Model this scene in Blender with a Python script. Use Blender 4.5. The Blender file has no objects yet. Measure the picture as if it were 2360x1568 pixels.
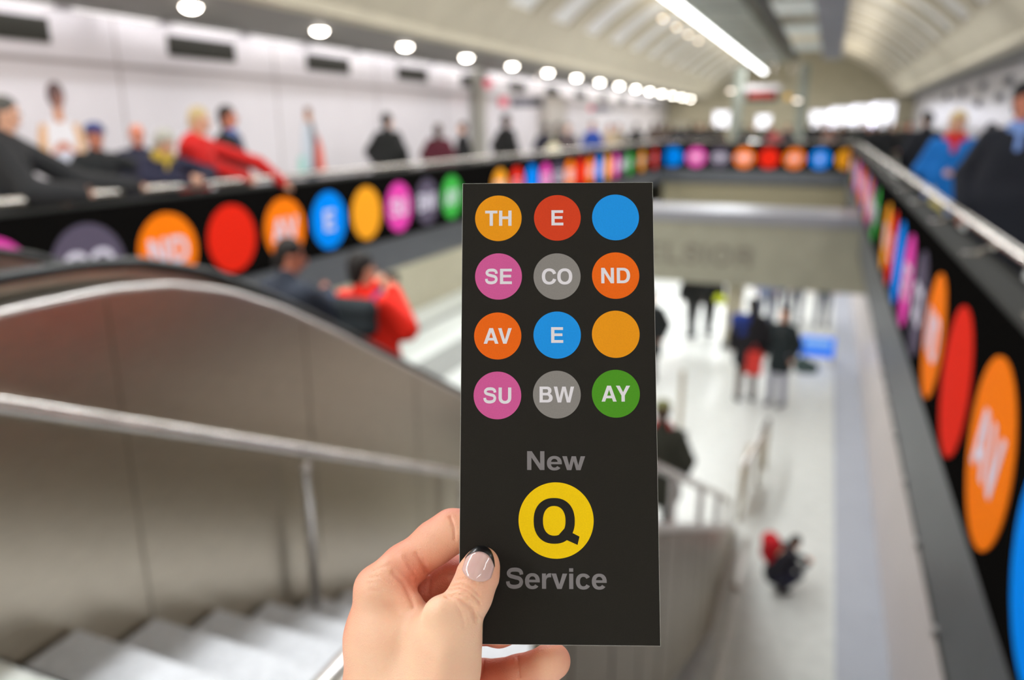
import bpy, math, random
import numpy as np
from mathutils import Vector, Matrix
random.seed(7); np.random.seed(7)
SC = bpy.context.scene
COL = SC.collection

# ------------------------------------------------------------------ camera
F_PX, CX, CY = 1750.0, 1180.0, 784.0
EYE = np.array([0.0, 0.0, 1.65])
PITCH = math.atan(496.0/F_PX)
YAW = math.atan(739.0/math.hypot(F_PX, 496.0))
FW = np.array([-math.sin(YAW)*math.cos(PITCH), math.cos(YAW)*math.cos(PITCH), -math.sin(PITCH)])
RT = np.array([math.cos(YAW), math.sin(YAW), 0.0])
UP = np.cross(RT, FW)
cam_d = bpy.data.cameras.new('camera')
cam = bpy.data.objects.new('camera', cam_d); COL.objects.link(cam)
M = Matrix(((RT[0], UP[0], -FW[0], EYE[0]), (RT[1], UP[1], -FW[1], EYE[1]), (RT[2], UP[2], -FW[2], EYE[2]), (0, 0, 0, 1)))
cam.matrix_world = M
cam_d.sensor_fit = 'HORIZONTAL'; cam_d.sensor_width = 36.0
cam_d.lens = 36.0*F_PX/2360.0
cam_d.clip_start = 0.02; cam_d.clip_end = 300
cam_d.dof.use_dof = True
cam_d.dof.focus_distance = 0.346
cam_d.dof.aperture_fstop = 4.4
cam_d.dof.aperture_blades = 0
SC.camera = cam

# ------------------------------------------------------------------ world and exposure
SC.view_settings.view_transform = 'Standard'
SC.view_settings.look = 'None'
SC.view_settings.gamma = 1.0
SC.view_settings.exposure = -0.45
SC.view_settings.use_curve_mapping = False
w = bpy.data.worlds.new('world'); SC.world = w; w.use_nodes = True
w.node_tree.nodes['Background'].inputs[0].default_value = (0.9, 0.95, 1.0, 1)
w.node_tree.nodes['Background'].inputs[1].default_value = 0.02
try:
    SC.cycles.use_denoising = True
    SC.cycles.sample_clamp_indirect = 6.0
    SC.cycles.max_bounces = 7
    SC.cycles.diffuse_bounces = 3
    SC.cycles.glossy_bounces = 3
except Exception:
    pass

# ------------------------------------------------------------------ large lamps (station luminaires, plus added fill lamps)
def area(name, loc, sx, sy, power, col=(1, 1, 1), rot=(0, 0, 0)):
    l = bpy.data.lights.new(name, 'AREA'); l.shape = 'RECTANGLE'; l.size = sx; l.size_y = sy
    l.energy = power; l.color = col
    o = bpy.data.objects.new(name, l); COL.objects.link(o); o.location = loc; o.rotation_euler = rot
    return o
WARM = (1.0, 0.93, 0.84); COOL = (0.93, 0.97, 1.0)
for k in range(6):                                   # under the continuous linear luminaire
    area('linear_lamp', (-3.2, -5.0+8.0*k, 3.9), 0.25, 7.6, 420 if k == 0 else 330, COOL)
for k in range(6):                                   # unseen fill row added over the right walkway
    area('walkway_fill_lamp', (1.7, -5.0+8.0*k, 3.6), 0.2, 7.0, 80, COOL)
for k in range(6):                                   # upward fill lamps added to brighten the vault
    area('vault_fill_lamp', (-3.2, -5.0+8.0*k, 4.2), 0.2, 7.6, 150, WARM, (math.pi, 0, 0))
    area('vault_fill_lamp', (0.35, -5.0+8.0*k, 4.2), 0.9, 7.6, 45, WARM, (math.pi, 0.2, 0))
for k in range(6):                                   # cove line at the head of the left wall
    area('cove_lamp', (-8.02, -5.0+8.0*k, 2.9), 0.05, 7.8, 22, (1, 0.98, 0.97), (0, 0.25, 0))
for k in range(6):                                   # downlight row over the left walkway
    area('downlight_lamp', (-6.9, -4.0+8.0*k, 2.9), 0.3, 7.0, 95, WARM)
for k in range(4):                                   # unseen lamps added under the slab to light the platform
    area('platform_fill_lamp', (-7.6, 6.0+8.0*k, -0.62), 0.3, 7.0, 120, COOL)
for k in range(2):  # added fill hidden behind the crossing beam to light the floor
    area('platform_fill_lamp', (-3.0, 16.6+3.5*k, -0.5), 4.5, 0.4, 150, COOL)

# ------------------------------------------------------------------ pixel helpers (2360 x 1568 frame)
def ray(x, y): return FW*F_PX + RT*(x-CX) - UP*(y-CY)
def on_z(x, y, z): d = ray(x, y); return EYE + d*((z-EYE[2])/d[2])
def on_x(x, y, X): d = ray(x, y); return EYE + d*((X-EYE[0])/d[0])
def on_y(x, y, Y): d = ray(x, y); return EYE + d*((Y-EYE[1])/d[1])

# ------------------------------------------------------------------ materials
MATS = {}
def lin(c): return tuple(((v/255.0)/12.92 if v/255.0 <= 0.04045 else ((v/255.0+0.055)/1.055)**2.4) for v in c)
def mat(name, rgb, rough=0.6, metal=0.0, bump=0.0, scale=40.0, var=0.0, emit=0.0, coat=0.0, sss=0.0, spec=0.4, detail=4, stretch=None, rgb2=None):
    if name in MATS: return MATS[name]
    m = bpy.data.materials.new(name); m.use_nodes = True; nt = m.node_tree; N = nt.nodes; L = nt.links
    b = N['Principled BSDF']; c = lin(rgb)
    b.inputs['Base Color'].default_value = (*c, 1); b.inputs['Roughness'].default_value = rough
    b.inputs['Metallic'].default_value = metal; b.inputs['Specular IOR Level'].default_value = spec
    if coat: b.inputs['Coat Weight'].default_value = coat; b.inputs['Coat Roughness'].default_value = 0.06
    if emit:
        b.inputs['Emission Color'].default_value = (*c, 1); b.inputs['Emission Strength'].default_value = emit
    if sss:
        b.inputs['Subsurface Weight'].default_value = sss
        b.inputs['Subsurface Radius'].default_value = (1.0, 0.35, 0.2); b.inputs['Subsurface Scale'].default_value = 0.004
    if bump or var:
        tc = N.new('ShaderNodeTexCoord'); mp = N.new('ShaderNodeMapping'); no = N.new('ShaderNodeTexNoise')
        L.new(tc.outputs['Object'], mp.inputs[0]); L.new(mp.outputs[0], no.inputs['Vector'])
        if stretch: mp.inputs['Scale'].default_value = stretch
        no.inputs['Scale'].default_value = scale; no.inputs['Detail'].default_value = detail
        if var:
            r = N.new('ShaderNodeMix'); r.data_type = 'RGBA'
            c2 = lin(rgb2) if rgb2 else tuple(v*(1-var) for v in c)
            r.inputs['A'].default_value = (*c, 1); r.inputs['B'].default_value = (*c2, 1)
            ramp = N.new('ShaderNodeMapRange'); ramp.inputs['From Min'].default_value = 0.35; ramp.inputs['From Max'].default_value = 0.65
            L.new(no.outputs['Fac'], ramp.inputs['Value']); L.new(ramp.outputs[0], r.inputs['Factor'])
            L.new(r.outputs['Result'], b.inputs['Base Color'])
        if bump:
            bp = N.new('ShaderNodeBump'); bp.inputs['Strength'].default_value = bump; bp.inputs['Distance'].default_value = 0.002
            L.new(no.outputs['Fac'], bp.inputs['Height']); L.new(bp.outputs[0], b.inputs['Normal'])
    MATS[name] = m
    return m
def steel(name, rgb, rough, stretch=(2, 2, 60)):
    if name in MATS: return MATS[name]
    m = mat(name, rgb, rough, 1.0, bump=0.08, scale=6, var=0.18, stretch=stretch, detail=6)
    return m
terrazzo = mat('white_terrazzo', (234, 236, 231), 0.32, var=0.10, scale=7, bump=0.02)
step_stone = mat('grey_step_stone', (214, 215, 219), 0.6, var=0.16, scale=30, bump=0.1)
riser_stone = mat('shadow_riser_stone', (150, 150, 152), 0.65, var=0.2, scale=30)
panel_white = mat('white_wall_panel', (217, 213, 219), 0.22, var=0.04, scale=1.5)
panel_cream = mat('cream_panel', (214, 208, 190), 0.5, var=0.06, scale=2)
beam_tan = mat('tan_concrete', (188, 180, 156), 0.75, var=0.12, scale=3, bump=0.2)
vault_tan = mat('vault_concrete', (202, 193, 172), 0.8, var=0.10, scale=2, bump=0.2)
coffer_white = mat('white_coffer', (250, 249, 247), 0.3, var=0.03, scale=3, spec=0.6)
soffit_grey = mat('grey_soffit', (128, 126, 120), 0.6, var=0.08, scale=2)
beam_grey = mat('grey_metal_fascia', (92, 95, 100), 0.42, 0.25, var=0.10, scale=3)
ledge_grey = mat('pale_ledge', (150, 150, 156), 0.4, 0.2)
pink_wall = mat('pinkish_wall_panel', (205, 195, 192), 0.4, var=0.05, scale=2)
strip_grey = mat('cool_grey_strip', (186, 190, 200), 0.5, var=0.05, scale=4)
line_grey = mat('grey_line', (150, 150, 146), 0.6)
st_panel = steel('brushed_steel_cladding', (200, 190, 172), 0.30, (1.5, 1.5, 40))
st_rail = steel('steel_handrail', (222, 216, 210), 0.20, (1, 1, 1))
st_cap = steel('bright_steel_cap', (226, 220, 216), 0.3, (1, 30, 1))
st_dark = steel('dark_steel_deck', (130, 125, 118), 0.38, (1, 30, 1))
rubber = mat('black_rubber', (28, 30, 30), 0.45)
black_vinyl = mat('black_banner_vinyl', (16, 15, 14), 0.85, bump=0.15, scale=6, spec=0.0)
dark_vent = mat('dark_vent', (42, 42, 36), 0.7)
duct_green = mat('grey_green_duct', (150, 155, 145), 0.5, 0.2, var=0.25, scale=1.4)
duct_blue = mat('blue_grey_duct', (120, 122, 130), 0.5, 0.2, var=0.2, scale=1.2)
duct_white = mat('pale_duct', (214, 222, 218), 0.4, var=0.08, scale=1.5)
glow_white = mat('lamp_white', (255, 255, 255), 0.5, emit=9.0)
glow_warm = mat('lamp_warm', (255, 246, 234), 0.5, emit=45.0)
glow_cove = mat('cove_white', (255, 252, 250), 0.5, emit=1.6)
BC = dict(amber=(252, 168, 40), red=(232, 42, 24), blue=(0, 140, 250), pink=(232, 72, 176), grey=(92, 84, 102), orange=(255, 128, 18), green=(66, 178, 72))
BM = {k: mat('banner_'+k, v, 0.7, bump=0.05, scale=8, spec=0.02) for k, v in BC.items()}
letter_white = mat('banner_letter_white', (226, 220, 236), 0.7, spec=0.02)
SEQ = [('TH', 'amber'), ('E', 'red'), ('', 'blue'), ('SE', 'pink'), ('CO', 'grey'), ('ND', 'orange'), ('', 'red'), ('AV', 'orange'), ('E', 'blue'), ('', 'amber'), ('SU', 'pink'), ('BW', 'grey'), ('AY', 'green')]

# ------------------------------------------------------------------ mesh helpers
class MB:
    def __init__(s): s.v = []; s.f = []
    def add(s, vs, fs):
        n = len(s.v); s.v += [tuple(float(c) for c in p) for p in vs]; s.f += [tuple(i+n for i in f) for f in fs]; return s
    def box(s, x0, x1, y0, y1, z0, z1):
        v = [(x, y, z) for z in (z0, z1) for y in (y0, y1) for x in (x0, x1)]
        return s.add(v, [(0, 2, 3, 1), (4, 5, 7, 6), (0, 1, 5, 4), (2, 6, 7, 3), (0, 4, 6, 2), (1, 3, 7, 5)])
    def prism(s, pts, axis, a0, a1):
        # pts: polygon in the two remaining axes, extruded along axis from a0 to a1
        def mk(p, a):
            return (a, p[0], p[1]) if axis == 'x' else ((p[0], a, p[1]) if axis == 'y' else (p[0], p[1], a))
        n = len(pts); v = [mk(p, a0) for p in pts]+[mk(p, a1) for p in pts]
        f = [tuple(range(n))[::-1], tuple(range(n, 2*n))]+[(i, (i+1) % n, n+(i+1) % n, n+i) for i in range(n)]
        return s.add(v, f)
    def tube(s, pts, r, n=12, cap=True, flat=1.0):
        pts = [np.array(p, float) for p in pts]; rings = []
        for i, p in enumerate(pts):
            t = (pts[min(i+1, len(pts)-1)]-pts[max(i-1, 0)]); t /= np.linalg.norm(t)
            a = np.cross(t, (0, 0, 1.0)) if abs(t[2]) < 0.95 else np.cross(t, (1.0, 0, 0)); a /= np.linalg.norm(a); b = np.cross(a, t)
            rr = r[i] if isinstance(r, (list, tuple)) else r
            rings.append([p+rr*(math.cos(q)*a+flat*math.sin(q)*b) for q in [2*math.pi*k/n for k in range(n)]])
        v = [q for ring in rings for q in ring]; f = []
        for i in range(len(rings)-1):
            for k in range(n): f.append((i*n+k, i*n+(k+1) % n, (i+1)*n+(k+1) % n, (i+1)*n+k))
        if cap: f.append(tuple(range(n))[::-1]); f.append(tuple(range((len(rings)-1)*n, len(rings)*n)))
        return s.add(v, f)
    def lathe(s, prof, c=(0, 0, 0), n=20):
        v = []; f = []
        for r, z in prof:
            for k in range(n): v.append((c[0]+r*math.cos(2*math.pi*k/n), c[1]+r*math.sin(2*math.pi*k/n), c[2]+z))
        for i in range(len(prof)-1):
            for k in range(n): f.append((i*n+k, i*n+(k+1) % n, (i+1)*n+(k+1) % n, (i+1)*n+k))
        f.append(tuple(range(n))[::-1]); f.append(tuple(range((len(prof)-1)*n, len(prof)*n)))
        return s.add(v, f)
    def build(s, name, m, parent=None, smooth=False, bevel=0.0):
        me = bpy.data.meshes.new(name); me.from_pydata(s.v, [], s.f); me.update(); me.materials.append(m)
        if smooth: me.polygons.foreach_set('use_smooth', [True]*len(me.polygons))
        o = bpy.data.objects.new(name, me); COL.objects.link(o)
        if parent is not None: o.parent = parent
        if bevel:
            b = o.modifiers.new('bevel', 'BEVEL'); b.width = bevel; b.segments = 2; b.limit_method = 'ANGLE'
        return o
def empty(name, loc=(0, 0, 0), rz=0.0):
    o = bpy.data.objects.new(name, None); COL.objects.link(o); o.location = loc; o.rotation_euler = (0, 0, rz); return o
def tag(o, label, cat, group=None, kind=None):
    if label: o['label'] = label
    if cat: o['category'] = cat
    if group: o['group'] = group
    if kind: o['kind'] = kind
    return o
def struct(o): o['kind'] = 'structure'; return o
def children(o): return [c for c in bpy.data.objects if c.parent == o]
def copy_tree(o, parent=None):
    c = o.copy(); COL.objects.link(c); c.parent = parent
    for ch in children(o): copy_tree(ch, c)
    return c

# ------------------------------------------------------------------ bold grotesque lettering as outlines (1000 units per em, caps 720 high)
def arc(cx, cy, rx, ry, a0, a1, n=18, e=2.25):
    out = []
    for i in range(n+1):
        a = math.radians(a0+(a1-a0)*i/n); c, s_ = math.cos(a), math.sin(a)
        out.append((cx+rx*math.copysign(abs(c)**(2/e), c), cy+ry*math.copysign(abs(s_)**(2/e), s_)))
    return out
def stroke(spine, wdt, n=10):
    P = [np.array(p, float) for p in spine]; Q = []
    for i in range(len(P)-1):
        p0, p1, p2, p3 = P[max(i-1, 0)], P[i], P[i+1], P[min(i+2, len(P)-1)]
        for k in range(n):
            t = k/n; Q.append(0.5*((2*p1)+(-p0+p2)*t+(2*p0-5*p1+4*p2-p3)*t*t+(-p0+3*p1-3*p2+p3)*t**3))
    Q.append(P[-1]); L, R = [], []
    for i, q in enumerate(Q):
        t = Q[min(i+1, len(Q)-1)]-Q[max(i-1, 0)]; t /= np.linalg.norm(t); nn = np.array([-t[1], t[0]])
        ww = wdt*(1-0.12*abs(t[1]))
        L.append(tuple(q+nn*ww/2)); R.append(tuple(q-nn*ww/2))
    return L+R[::-1]
def ring(cx, cy, ro, ri, a0, a1):
    return arc(cx, cy, ro[0], ro[1], a0, a1, 36)+arc(cx, cy, ri[0], ri[1], a1, a0, 36)
G = {}   # glyph -> (advance, [pieces]); piece = list of loops (outer + holes)
G['T'] = (611, [[[(20, 720), (591, 720), (591, 592), (382, 592), (382, 0), (229, 0), (229, 592), (20, 592)]]])
G['H'] = (722, [[[(71, 0), (71, 720), (221, 720), (221, 443), (502, 443), (502, 720), (652, 720), (652, 0), (502, 0), (502, 318), (221, 318), (221, 0)]]])
G['E'] = (667, [[[(73, 0), (73, 720), (619, 720), (619, 594), (223, 594), (223, 434), (589, 434), (589, 311), (223, 311), (223, 128), (626, 128), (626, 0)]]])
G['L'] = (611, [[[(73, 0), (73, 720), (223, 720), (223, 128), (585, 128), (585, 0)]]])
G['I'] = (278, [[[(64, 0), (64, 720), (214, 720), (214, 0)]]])
G['N'] = (722, [[[(69, 0), (69, 720), (225, 720), (510, 239), (510, 720), (654, 720), (654, 0), (504, 0), (213, 478), (213, 0)]]])
G['A'] = (722, [[[(20, 0), (276, 720), (445, 720), (701, 0), (540, 0), (489, 148), (231, 148), (180, 0)], [(272, 268), (448, 268), (361, 535)]]])
G['V'] = (667, [[[(19, 720), (180, 720), (334, 190), (488, 720), (648, 720), (410, 0), (257, 0)]]])
G['W'] = (944, [[[(10, 720), (168, 720), (268, 210), (394, 720), (550, 720), (676, 210), (776, 720), (934, 720), (756, 0), (598, 0), (472, 530), (345, 0), (186, 0)]]])
G['Y'] = (667, [[[(12, 720), (186, 720), (335, 422), (482, 720), (655, 720), (410, 275), (410, 0), (258, 0), (258, 275)]]])
G['X'] = (667, [[[(15, 720), (195, 720), (336, 478), (480, 720), (652, 720), (425, 368), (660, 0), (478, 0), (328, 255), (180, 0), (5, 0), (240, 368)]]])
G['D'] = (722, [[[(73, 0), (73, 720)]+arc(350, 360, 334, 360, 90, -90, 28), [(223, 126), (223, 594)]+arc(350, 360, 182, 234, 90, -90, 24)]])
G['O'] = (778, [[arc(389, 360, 346, 378, 0, 360, 48)[:-1], arc(389, 360, 192, 250, 0, 360, 40)[:-1]]])
G['C'] = (722, [[ring(382, 360, (340, 378), (188, 250), 20, 340)]])
G['Q'] = (778, [[arc(389, 360, 346, 378, 0, 360, 48)[:-1], arc(389, 360, 190, 246, 0, 360, 40)[:-1]], [[(470, 135), (560, 235), (686, 165), (812, 102), (778, -34), (600, 44)]]])
G['S'] = (667, [[stroke([(562, 488), (540, 585), (460, 645), (330, 658), (195, 635), (122, 545), (165, 450), (330, 395), (495, 345), (556, 235), (500, 110), (340, 60), (180, 85), (110, 165), (98, 248)], 140)]])
G['U'] = (722, [[[(70, 720), (220, 720)]+arc(361, 268, 141, 158, 180, 360, 20)+[(502, 720), (652, 720)]+arc(361, 268, 291, 288, 360, 180, 24)]])
G['B'] = (722, [[[(73, 0), (73, 720)]+arc(405, 540, 210, 180, 90, -50, 14)+arc(418, 205, 250, 205, 55, -90, 18), [(223, 440), (223, 602)]+arc(385, 521, 80, 81, 90, -90, 12), [(223, 118), (223, 320)]+arc(400, 219, 104, 101, 90, -90, 14)]])
G['R'] = (722, [[[(73, 0), (73, 720)]+arc(420, 510, 230, 210, 90, -45, 16)+[(640, 190), (655, 0), (500, 0), (485, 180), (440, 280), (223, 285), (223, 0)], [(223, 405), (223, 596)]+arc(395, 500, 100, 96, 90, -90, 12)]])
G['e'] = (556, [[ring(280, 262, (252, 278), (116, 168), 0, 322)], [[(120, 222), (120, 312), (531, 312), (532, 222)]]])
G['c'] = (556, [[ring(286, 262, (256, 278), (118, 165), 32, 328)]])
G['w'] = (778, [[[(3, 532), (158, 532), (238, 180), (318, 532), (462, 532), (542, 180), (622, 532), (775, 532), (616, 0), (470, 0), (389, 345), (308, 0), (160, 0)]]])
G['v'] = (556, [[[(10, 532), (170, 532), (280, 160), (390, 532), (546, 532), (357, 0), (203, 0)]]])
G['r'] = (389, [[[(63, 0), (63, 530), (198, 530), (198, 440), (235, 500), (290, 535), (375, 542), (375, 398), (320, 403), (255, 388), (218, 345), (204, 280), (204, 0)]]])
G['i'] = (278, [[[(68, 0), (68, 532), (208, 532), (208, 0)]], [[(68, 598), (68, 720), (208, 720), (208, 598)]]])
def text_mesh(txt, cap, thick, width=None, track=0):
    """mesh of the text centred on the origin in the XY plane, cap height cap, front face at +Z"""
    pieces = []; x = 0
    for i, ch in enumerate(txt):
        adv, ps = G[ch]
        for p in ps: pieces.append([[(a+x, b) for a, b in loop] for loop in p])
        x += adv + track - (62 if txt[i:i+2] in ('AV', 'AY') else 12)
    xs = [a for p in pieces for l in p for a, b in l]; x0, x1 = min(xs), max(xs); sc = cap/720.0
    sx = sc if width is None else width/(x1-x0)
    mb = MB()
    for ip, p in enumerate(pieces):
        cu = bpy.data.curves.new('outline', 'CURVE'); cu.dimensions = '2D'; cu.fill_mode = 'BOTH'; cu.extrude = thick/2*(1.0 if ip % 2 == 0 else 0.6)
        for loop in p:
            sp = cu.splines.new('POLY'); sp.points.add(len(loop)-1); sp.use_cyclic_u = True
            for k, (a, b) in enumerate(loop): sp.points[k].co = ((a-(x0+x1)/2)*sx, (b-360)*sc, 0, 1)
        ob = bpy.data.objects.new('outline', cu); COL.objects.link(ob)
        me = bpy.data.meshes.new_from_object(ob)
        mb.add([v.co[:] for v in me.vertices], [tuple(q.vertices) for q in me.polygons])
        bpy.data.objects.remove(ob); bpy.data.curves.remove(cu); bpy.data.meshes.remove(me)
    return mb
def disc_mb(r, thick, n=64, clip=None):
    p = [(r*math.cos(2*math.pi*k/n), r*math.sin(2*math.pi*k/n)) for k in range(n)]
    if clip is not None: p = [(min(a, clip), b) for a, b in p]
    return MB().prism(p, 'z', -thick/2, thick/2)
_tm = {}
def text_data(txt, cap, thick, m):
    key = (txt, cap, m.name)
    if key not in _tm:
        o = text_mesh(txt, cap, thick).build('lettering', m); _tm[key] = o.data; bpy.data.objects.remove(o)
    return _tm[key]

# ------------------------------------------------------------------ STRUCTURE: mezzanine floor slabs, walls, ceiling
Y0, Y1 = -6.0, 42.0
XL, XR = -5.98, 0.735           # the two long faces of the opening
YF = 30.6                      # its far face
YN = 1.30                      # top nosing of the stair
ZL = -2.87                     # platform level
fl = MB()
fl.box(-8.2, XL-0.06, Y0, Y1, -0.46, 0.0)
fl.box(XR+0.06, 3.5, Y0, Y1, -0.46, 0.0)
fl.box(XL-0.06, XR+0.06, Y0, 1.0, -0.46, 0.0)
fl.box(-2.46, -0.60, 1.0, YN, -0.17, 0.0)
fl.box(XL-0.06, XR+0.06, YF+0.06, Y1, -0.46, 0.0)
struct(fl.build('floor', terrazzo))
lf = MB(); lf.box(-9.3, 0.93, -2.0, 46.0, ZL-0.2, ZL); struct(lf.build('floor_lower', terrazzo))
t = MB(); t.box(0.50, 0.93, 2.0, 40, ZL, ZL+0.012); struct(t.build('trim_1', strip_grey))
t = MB(); t.box(-8.42, -8.20, 2.0, 44, ZL, ZL+0.012); t.box(-7.1, -6.2, 2.0, 44, ZL, ZL+0.012); struct(t.build('trim_2', line_grey))
struct(MB().box(-9.5, -9.3, -2, 46, ZL-0.2, -0.46).build('wall_lower_left', beam_tan))
struct(MB().box(0.93, 1.1, -2, 46, ZL-0.2, -0.46).build('wall_lower_right', pink_wall))
struct(MB().box(-9.5, 1.1, 46, 46.2, ZL-0.2, -0.46).build('wall_lower_far', panel_cream))
struct(MB().box(-9.3, -8.2, -2, 46, -0.5, -0.46).build('ceiling_lower', beam_tan))
# left wall: lower panel course, ledge groove, upper panel course, seams
wl = MB(); wl.box(-8.45, -8.2, Y0, Y1, -0.1, 2.33); wl.box(-8.45, -8.235, Y0, Y1, 2.33, 2.38); wl.box(-8.45, -8.2, Y0, Y1, 2.38, 2.96)
struct(wl.build('wall_left', panel_white))
sm = MB()
for k in range(-3, 12):
    y = 7.34+2.95*k
    if y < Y1: sm.box(-8.205, -8.194, y-0.012, y+0.012, 0, 2.95)
sm.box(-8.24, -8.192, Y0, Y1, 2.325, 2.375)  # grey strip painting in the shadow line of the ledge
struct(sm.build('trim_3', mat('seam_shadow_grey', (165, 158, 160), 0.6)))
struct(MB().box(3.5, 3.75, Y0, Y1, -0.1, 2.96).build('wall_right', panel_white))
struct(MB().box(-8.45, 3.75, Y0-0.2, Y0, -0.1, 5.4).build('wall_near', panel_cream))
fw_ = MB(); fw_.box(-8.45, 3.75, Y1, Y1+0.25, -0.46, 5.4); struct(fw_.build('wall_far', beam_tan))
# vault: flat soffits, sloped edge beams, barrel with transverse ribs
VC, VR, VZ = -1.6, 5.52, -0.42
def vz(dx): return VZ+math.sqrt(VR*VR-dx*dx)
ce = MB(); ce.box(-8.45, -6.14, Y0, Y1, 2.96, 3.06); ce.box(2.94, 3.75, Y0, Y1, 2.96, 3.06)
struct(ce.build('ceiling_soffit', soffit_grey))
eb = MB()
for s_ in (-1, 1):
    pr = [(VC+s_*4.26, 2.96), (VC+s_*4.26, 3.10), (VC+s_*3.76, 3.62), (VC+s_*3.86, 3.74), (VC+s_*4.55, 3.5), (VC+s_*4.55, 2.96)]
    eb.prism(pr, 'y', Y0, Y1)
struct(eb.build('ceiling_edge_beam', vault_tan))
va = MB(); n = 28
pi_ = [(VC+dx, vz(dx)+0.10) for dx in np.linspace(-4.0, 4.0, n)]; po = [(x, z+0.15) for x, z in pi_]
va.prism(pi_+po[::-1], 'y', Y0, Y1)
struct(va.build('ceiling', coffer_white))
rb = MB(); k = 0; y = -5.6
while y < Y1:
    a = [(VC+dx, vz(dx)) for dx in np.linspace(-3.95, 3.95, n)]; b = [(x, z+0.3) for x, z in a]
    rb.prism(a+b[::-1], 'y', y, y+0.95); y += 2.2
struct(rb.build('ceiling_rib', vault_tan))

# crossing beam over the platform with its carved name
cb = MB(); cb.box(XL-0.3, XR+0.0, 15.5, 17.0, -0.21, 0.0); struct(cb.build('trim_4', ledge_grey))
cb = MB(); cb.box(XL-0.3, XR+0.2, 15.54, 15.9, -1.45, -0.21); BEAM = struct(cb.build('beam_crossing', mat('beige_stone', (160, 157, 139), 0.7, var=0.12, scale=2.5)))
o = text_mesh('EXCELSIOR', 0.39, 0.02, track=70).build('lettering', mat('carved_letter', (128, 122, 110), 0.7), BEAM)
o.matrix_world = Matrix.Translation((-2.85, 15.535, -0.87)) @ Matrix.Rotation(math.pi/2, 4, 'X')
# soffit beyond the crossing beam, tan
struct(MB().box(XL, XR, YF+0.02, YF+0.06, -2.0, -0.44).build('wall_recess', mat('recess_tan', (140, 132, 108), 0.8)))
struct(MB().box(XL-0.05, XR+0.05, YF+0.02, 31.6, -0.56, -0.46).build('trim_5', beam_tan))

# fascia beams round the opening
fb = MB()
fb.box(XL-0.12, XL+0.03, 1.0, YF, -0.46, 0.0)
fb.box(XR-0.03, XR+0.22, 1.0, YF, -0.66, 0.0)
fb.box(XL, XR, YF-0.03, YF+0.12, -0.50, 0.0)
struct(fb.build('trim_6', beam_grey))
dk = MB(); dk.box(XR-0.035, XR+0.02, 1.0, YF, -0.69, -0.66); struct(dk.build('trim_7', mat('dark_joint', (52, 50, 40), 0.7)))
for i, y in enumerate([3.6, 4.45, 5.3, 6.15, 7.0, 7.85, 8.7, 9.55]):
    o = MB().box(XR-0.05, XR+0.0, y, y+0.05, -0.695, -0.65).build('bracket', st_cap); tag(o, 'small steel clip in the dark joint under the right grey fascia', 'bracket', 'steel clips under the right fascia')

# ------------------------------------------------------------------ banners with roundels
RD = 0.735/2; ZC = 0.455; PIT = 0.892
def banner(label, group, origin, rot, length, items, top=0.955, bot=0.015):
    """origin: world point at left end, z=0; local x runs along the banner as read from the opening, local z up, front is local -y"""
    root = empty('banner', origin, rot)
    tag(root, label, 'banner', group)
    p = MB().box(0, length, -0.012, 0.0, bot, top).build('vinyl_panel', black_vinyl, root)
    for (u, txt, colr, clip) in items:
        d = disc_mb(RD, 0.006, clip=clip).build('roundel', BM[colr], root)
        d.location = (u, -0.015, ZC); d.rotation_euler = (math.pi/2, 0, 0)
        if txt:
            l = bpy.data.objects.new('lettering', text_data(txt, 0.262, 0.004, letter_white)); COL.objects.link(l)
            l.parent = d; l.location = (0, 0, 0.005)
    return root
G1 = 'black banners with coloured roundels on the parapet'
# left face: local x = +Y direction, front faces +X : rot = +90 deg (x->Y, -y -> +X)
ya = 1.55
def left_items(y_th): return [(y_th+i*PIT-0.0, t_, c_) for i, (t_, c_) in enumerate(SEQ)]
it = [(y-ya, t_, c_, None) for (y, t_, c_) in left_items(5.63-5*PIT) if y > ya+0.4]
banner('black banner on the left parapet beside the escalator, roundels ending in a green AY', G1, (XL+0.012+0.012, ya, 0), math.pi/2, 12.95-ya, it)
it = [(y-12.95, t_, c_, None) for (y, t_, c_) in left_items(14.0)]
banner('black banner further along the left parapet, partly behind the held card', G1, (XL+0.024, 12.95, 0), math.pi/2, 25.6-12.95, it)
yth = on_x(1477, 375, XL)[1]; ye = on_x(1506, 375, XL)[1]
banner('short far banner on the left parapet with one amber and one red roundel', G1, (XL+0.024, 25.6, 0), math.pi/2, 30.55-25.6, [(yth-25.6, 'TH', 'amber', None), (ye-25.6, 'E', 'red', None)])
# far face: local x = +X, front faces -Y
it = [(-5.64+i*PIT-XL, t_, c_, (RD-0.23 if i == 7 else None)) for i, (t_, c_) in enumerate(SEQ[2:10])]
banner('black banner across the far end of the opening, roundels facing the camera', G1, (XL+0.05, YF-0.035, 0), 0.0, XR-XL-0.1, [(a-0.05, b, c, d) for a, b, c, d in it])
# right face: local x = -Y, front faces -X : rot = -90 deg
def right_banner(label, y_start, y_end, y_th, seq):
    it = [(y_start-(y_th-i*PIT), t_, c_, None) for i, (t_, c_) in enumerate(seq) if y_start > y_th-i*PIT-0.3 and y_th-i*PIT > y_end+0.38]
    banner(label, G1, (XR-0.044, y_start, 0), -math.pi/2, y_start-y_end, it)
right_banner('short black banner at the far end of the right parapet', 30.5, 23.9, 26.8, SEQ[10:])
right_banner('middle black banner of the right parapet, its roundels squeezed by the slant', 23.9, 10.3, 11.68+12*PIT, SEQ)
right_banner('nearest black banner on the right parapet with large orange and red roundels', 10.3, 0.9, 9.38, SEQ)

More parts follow.
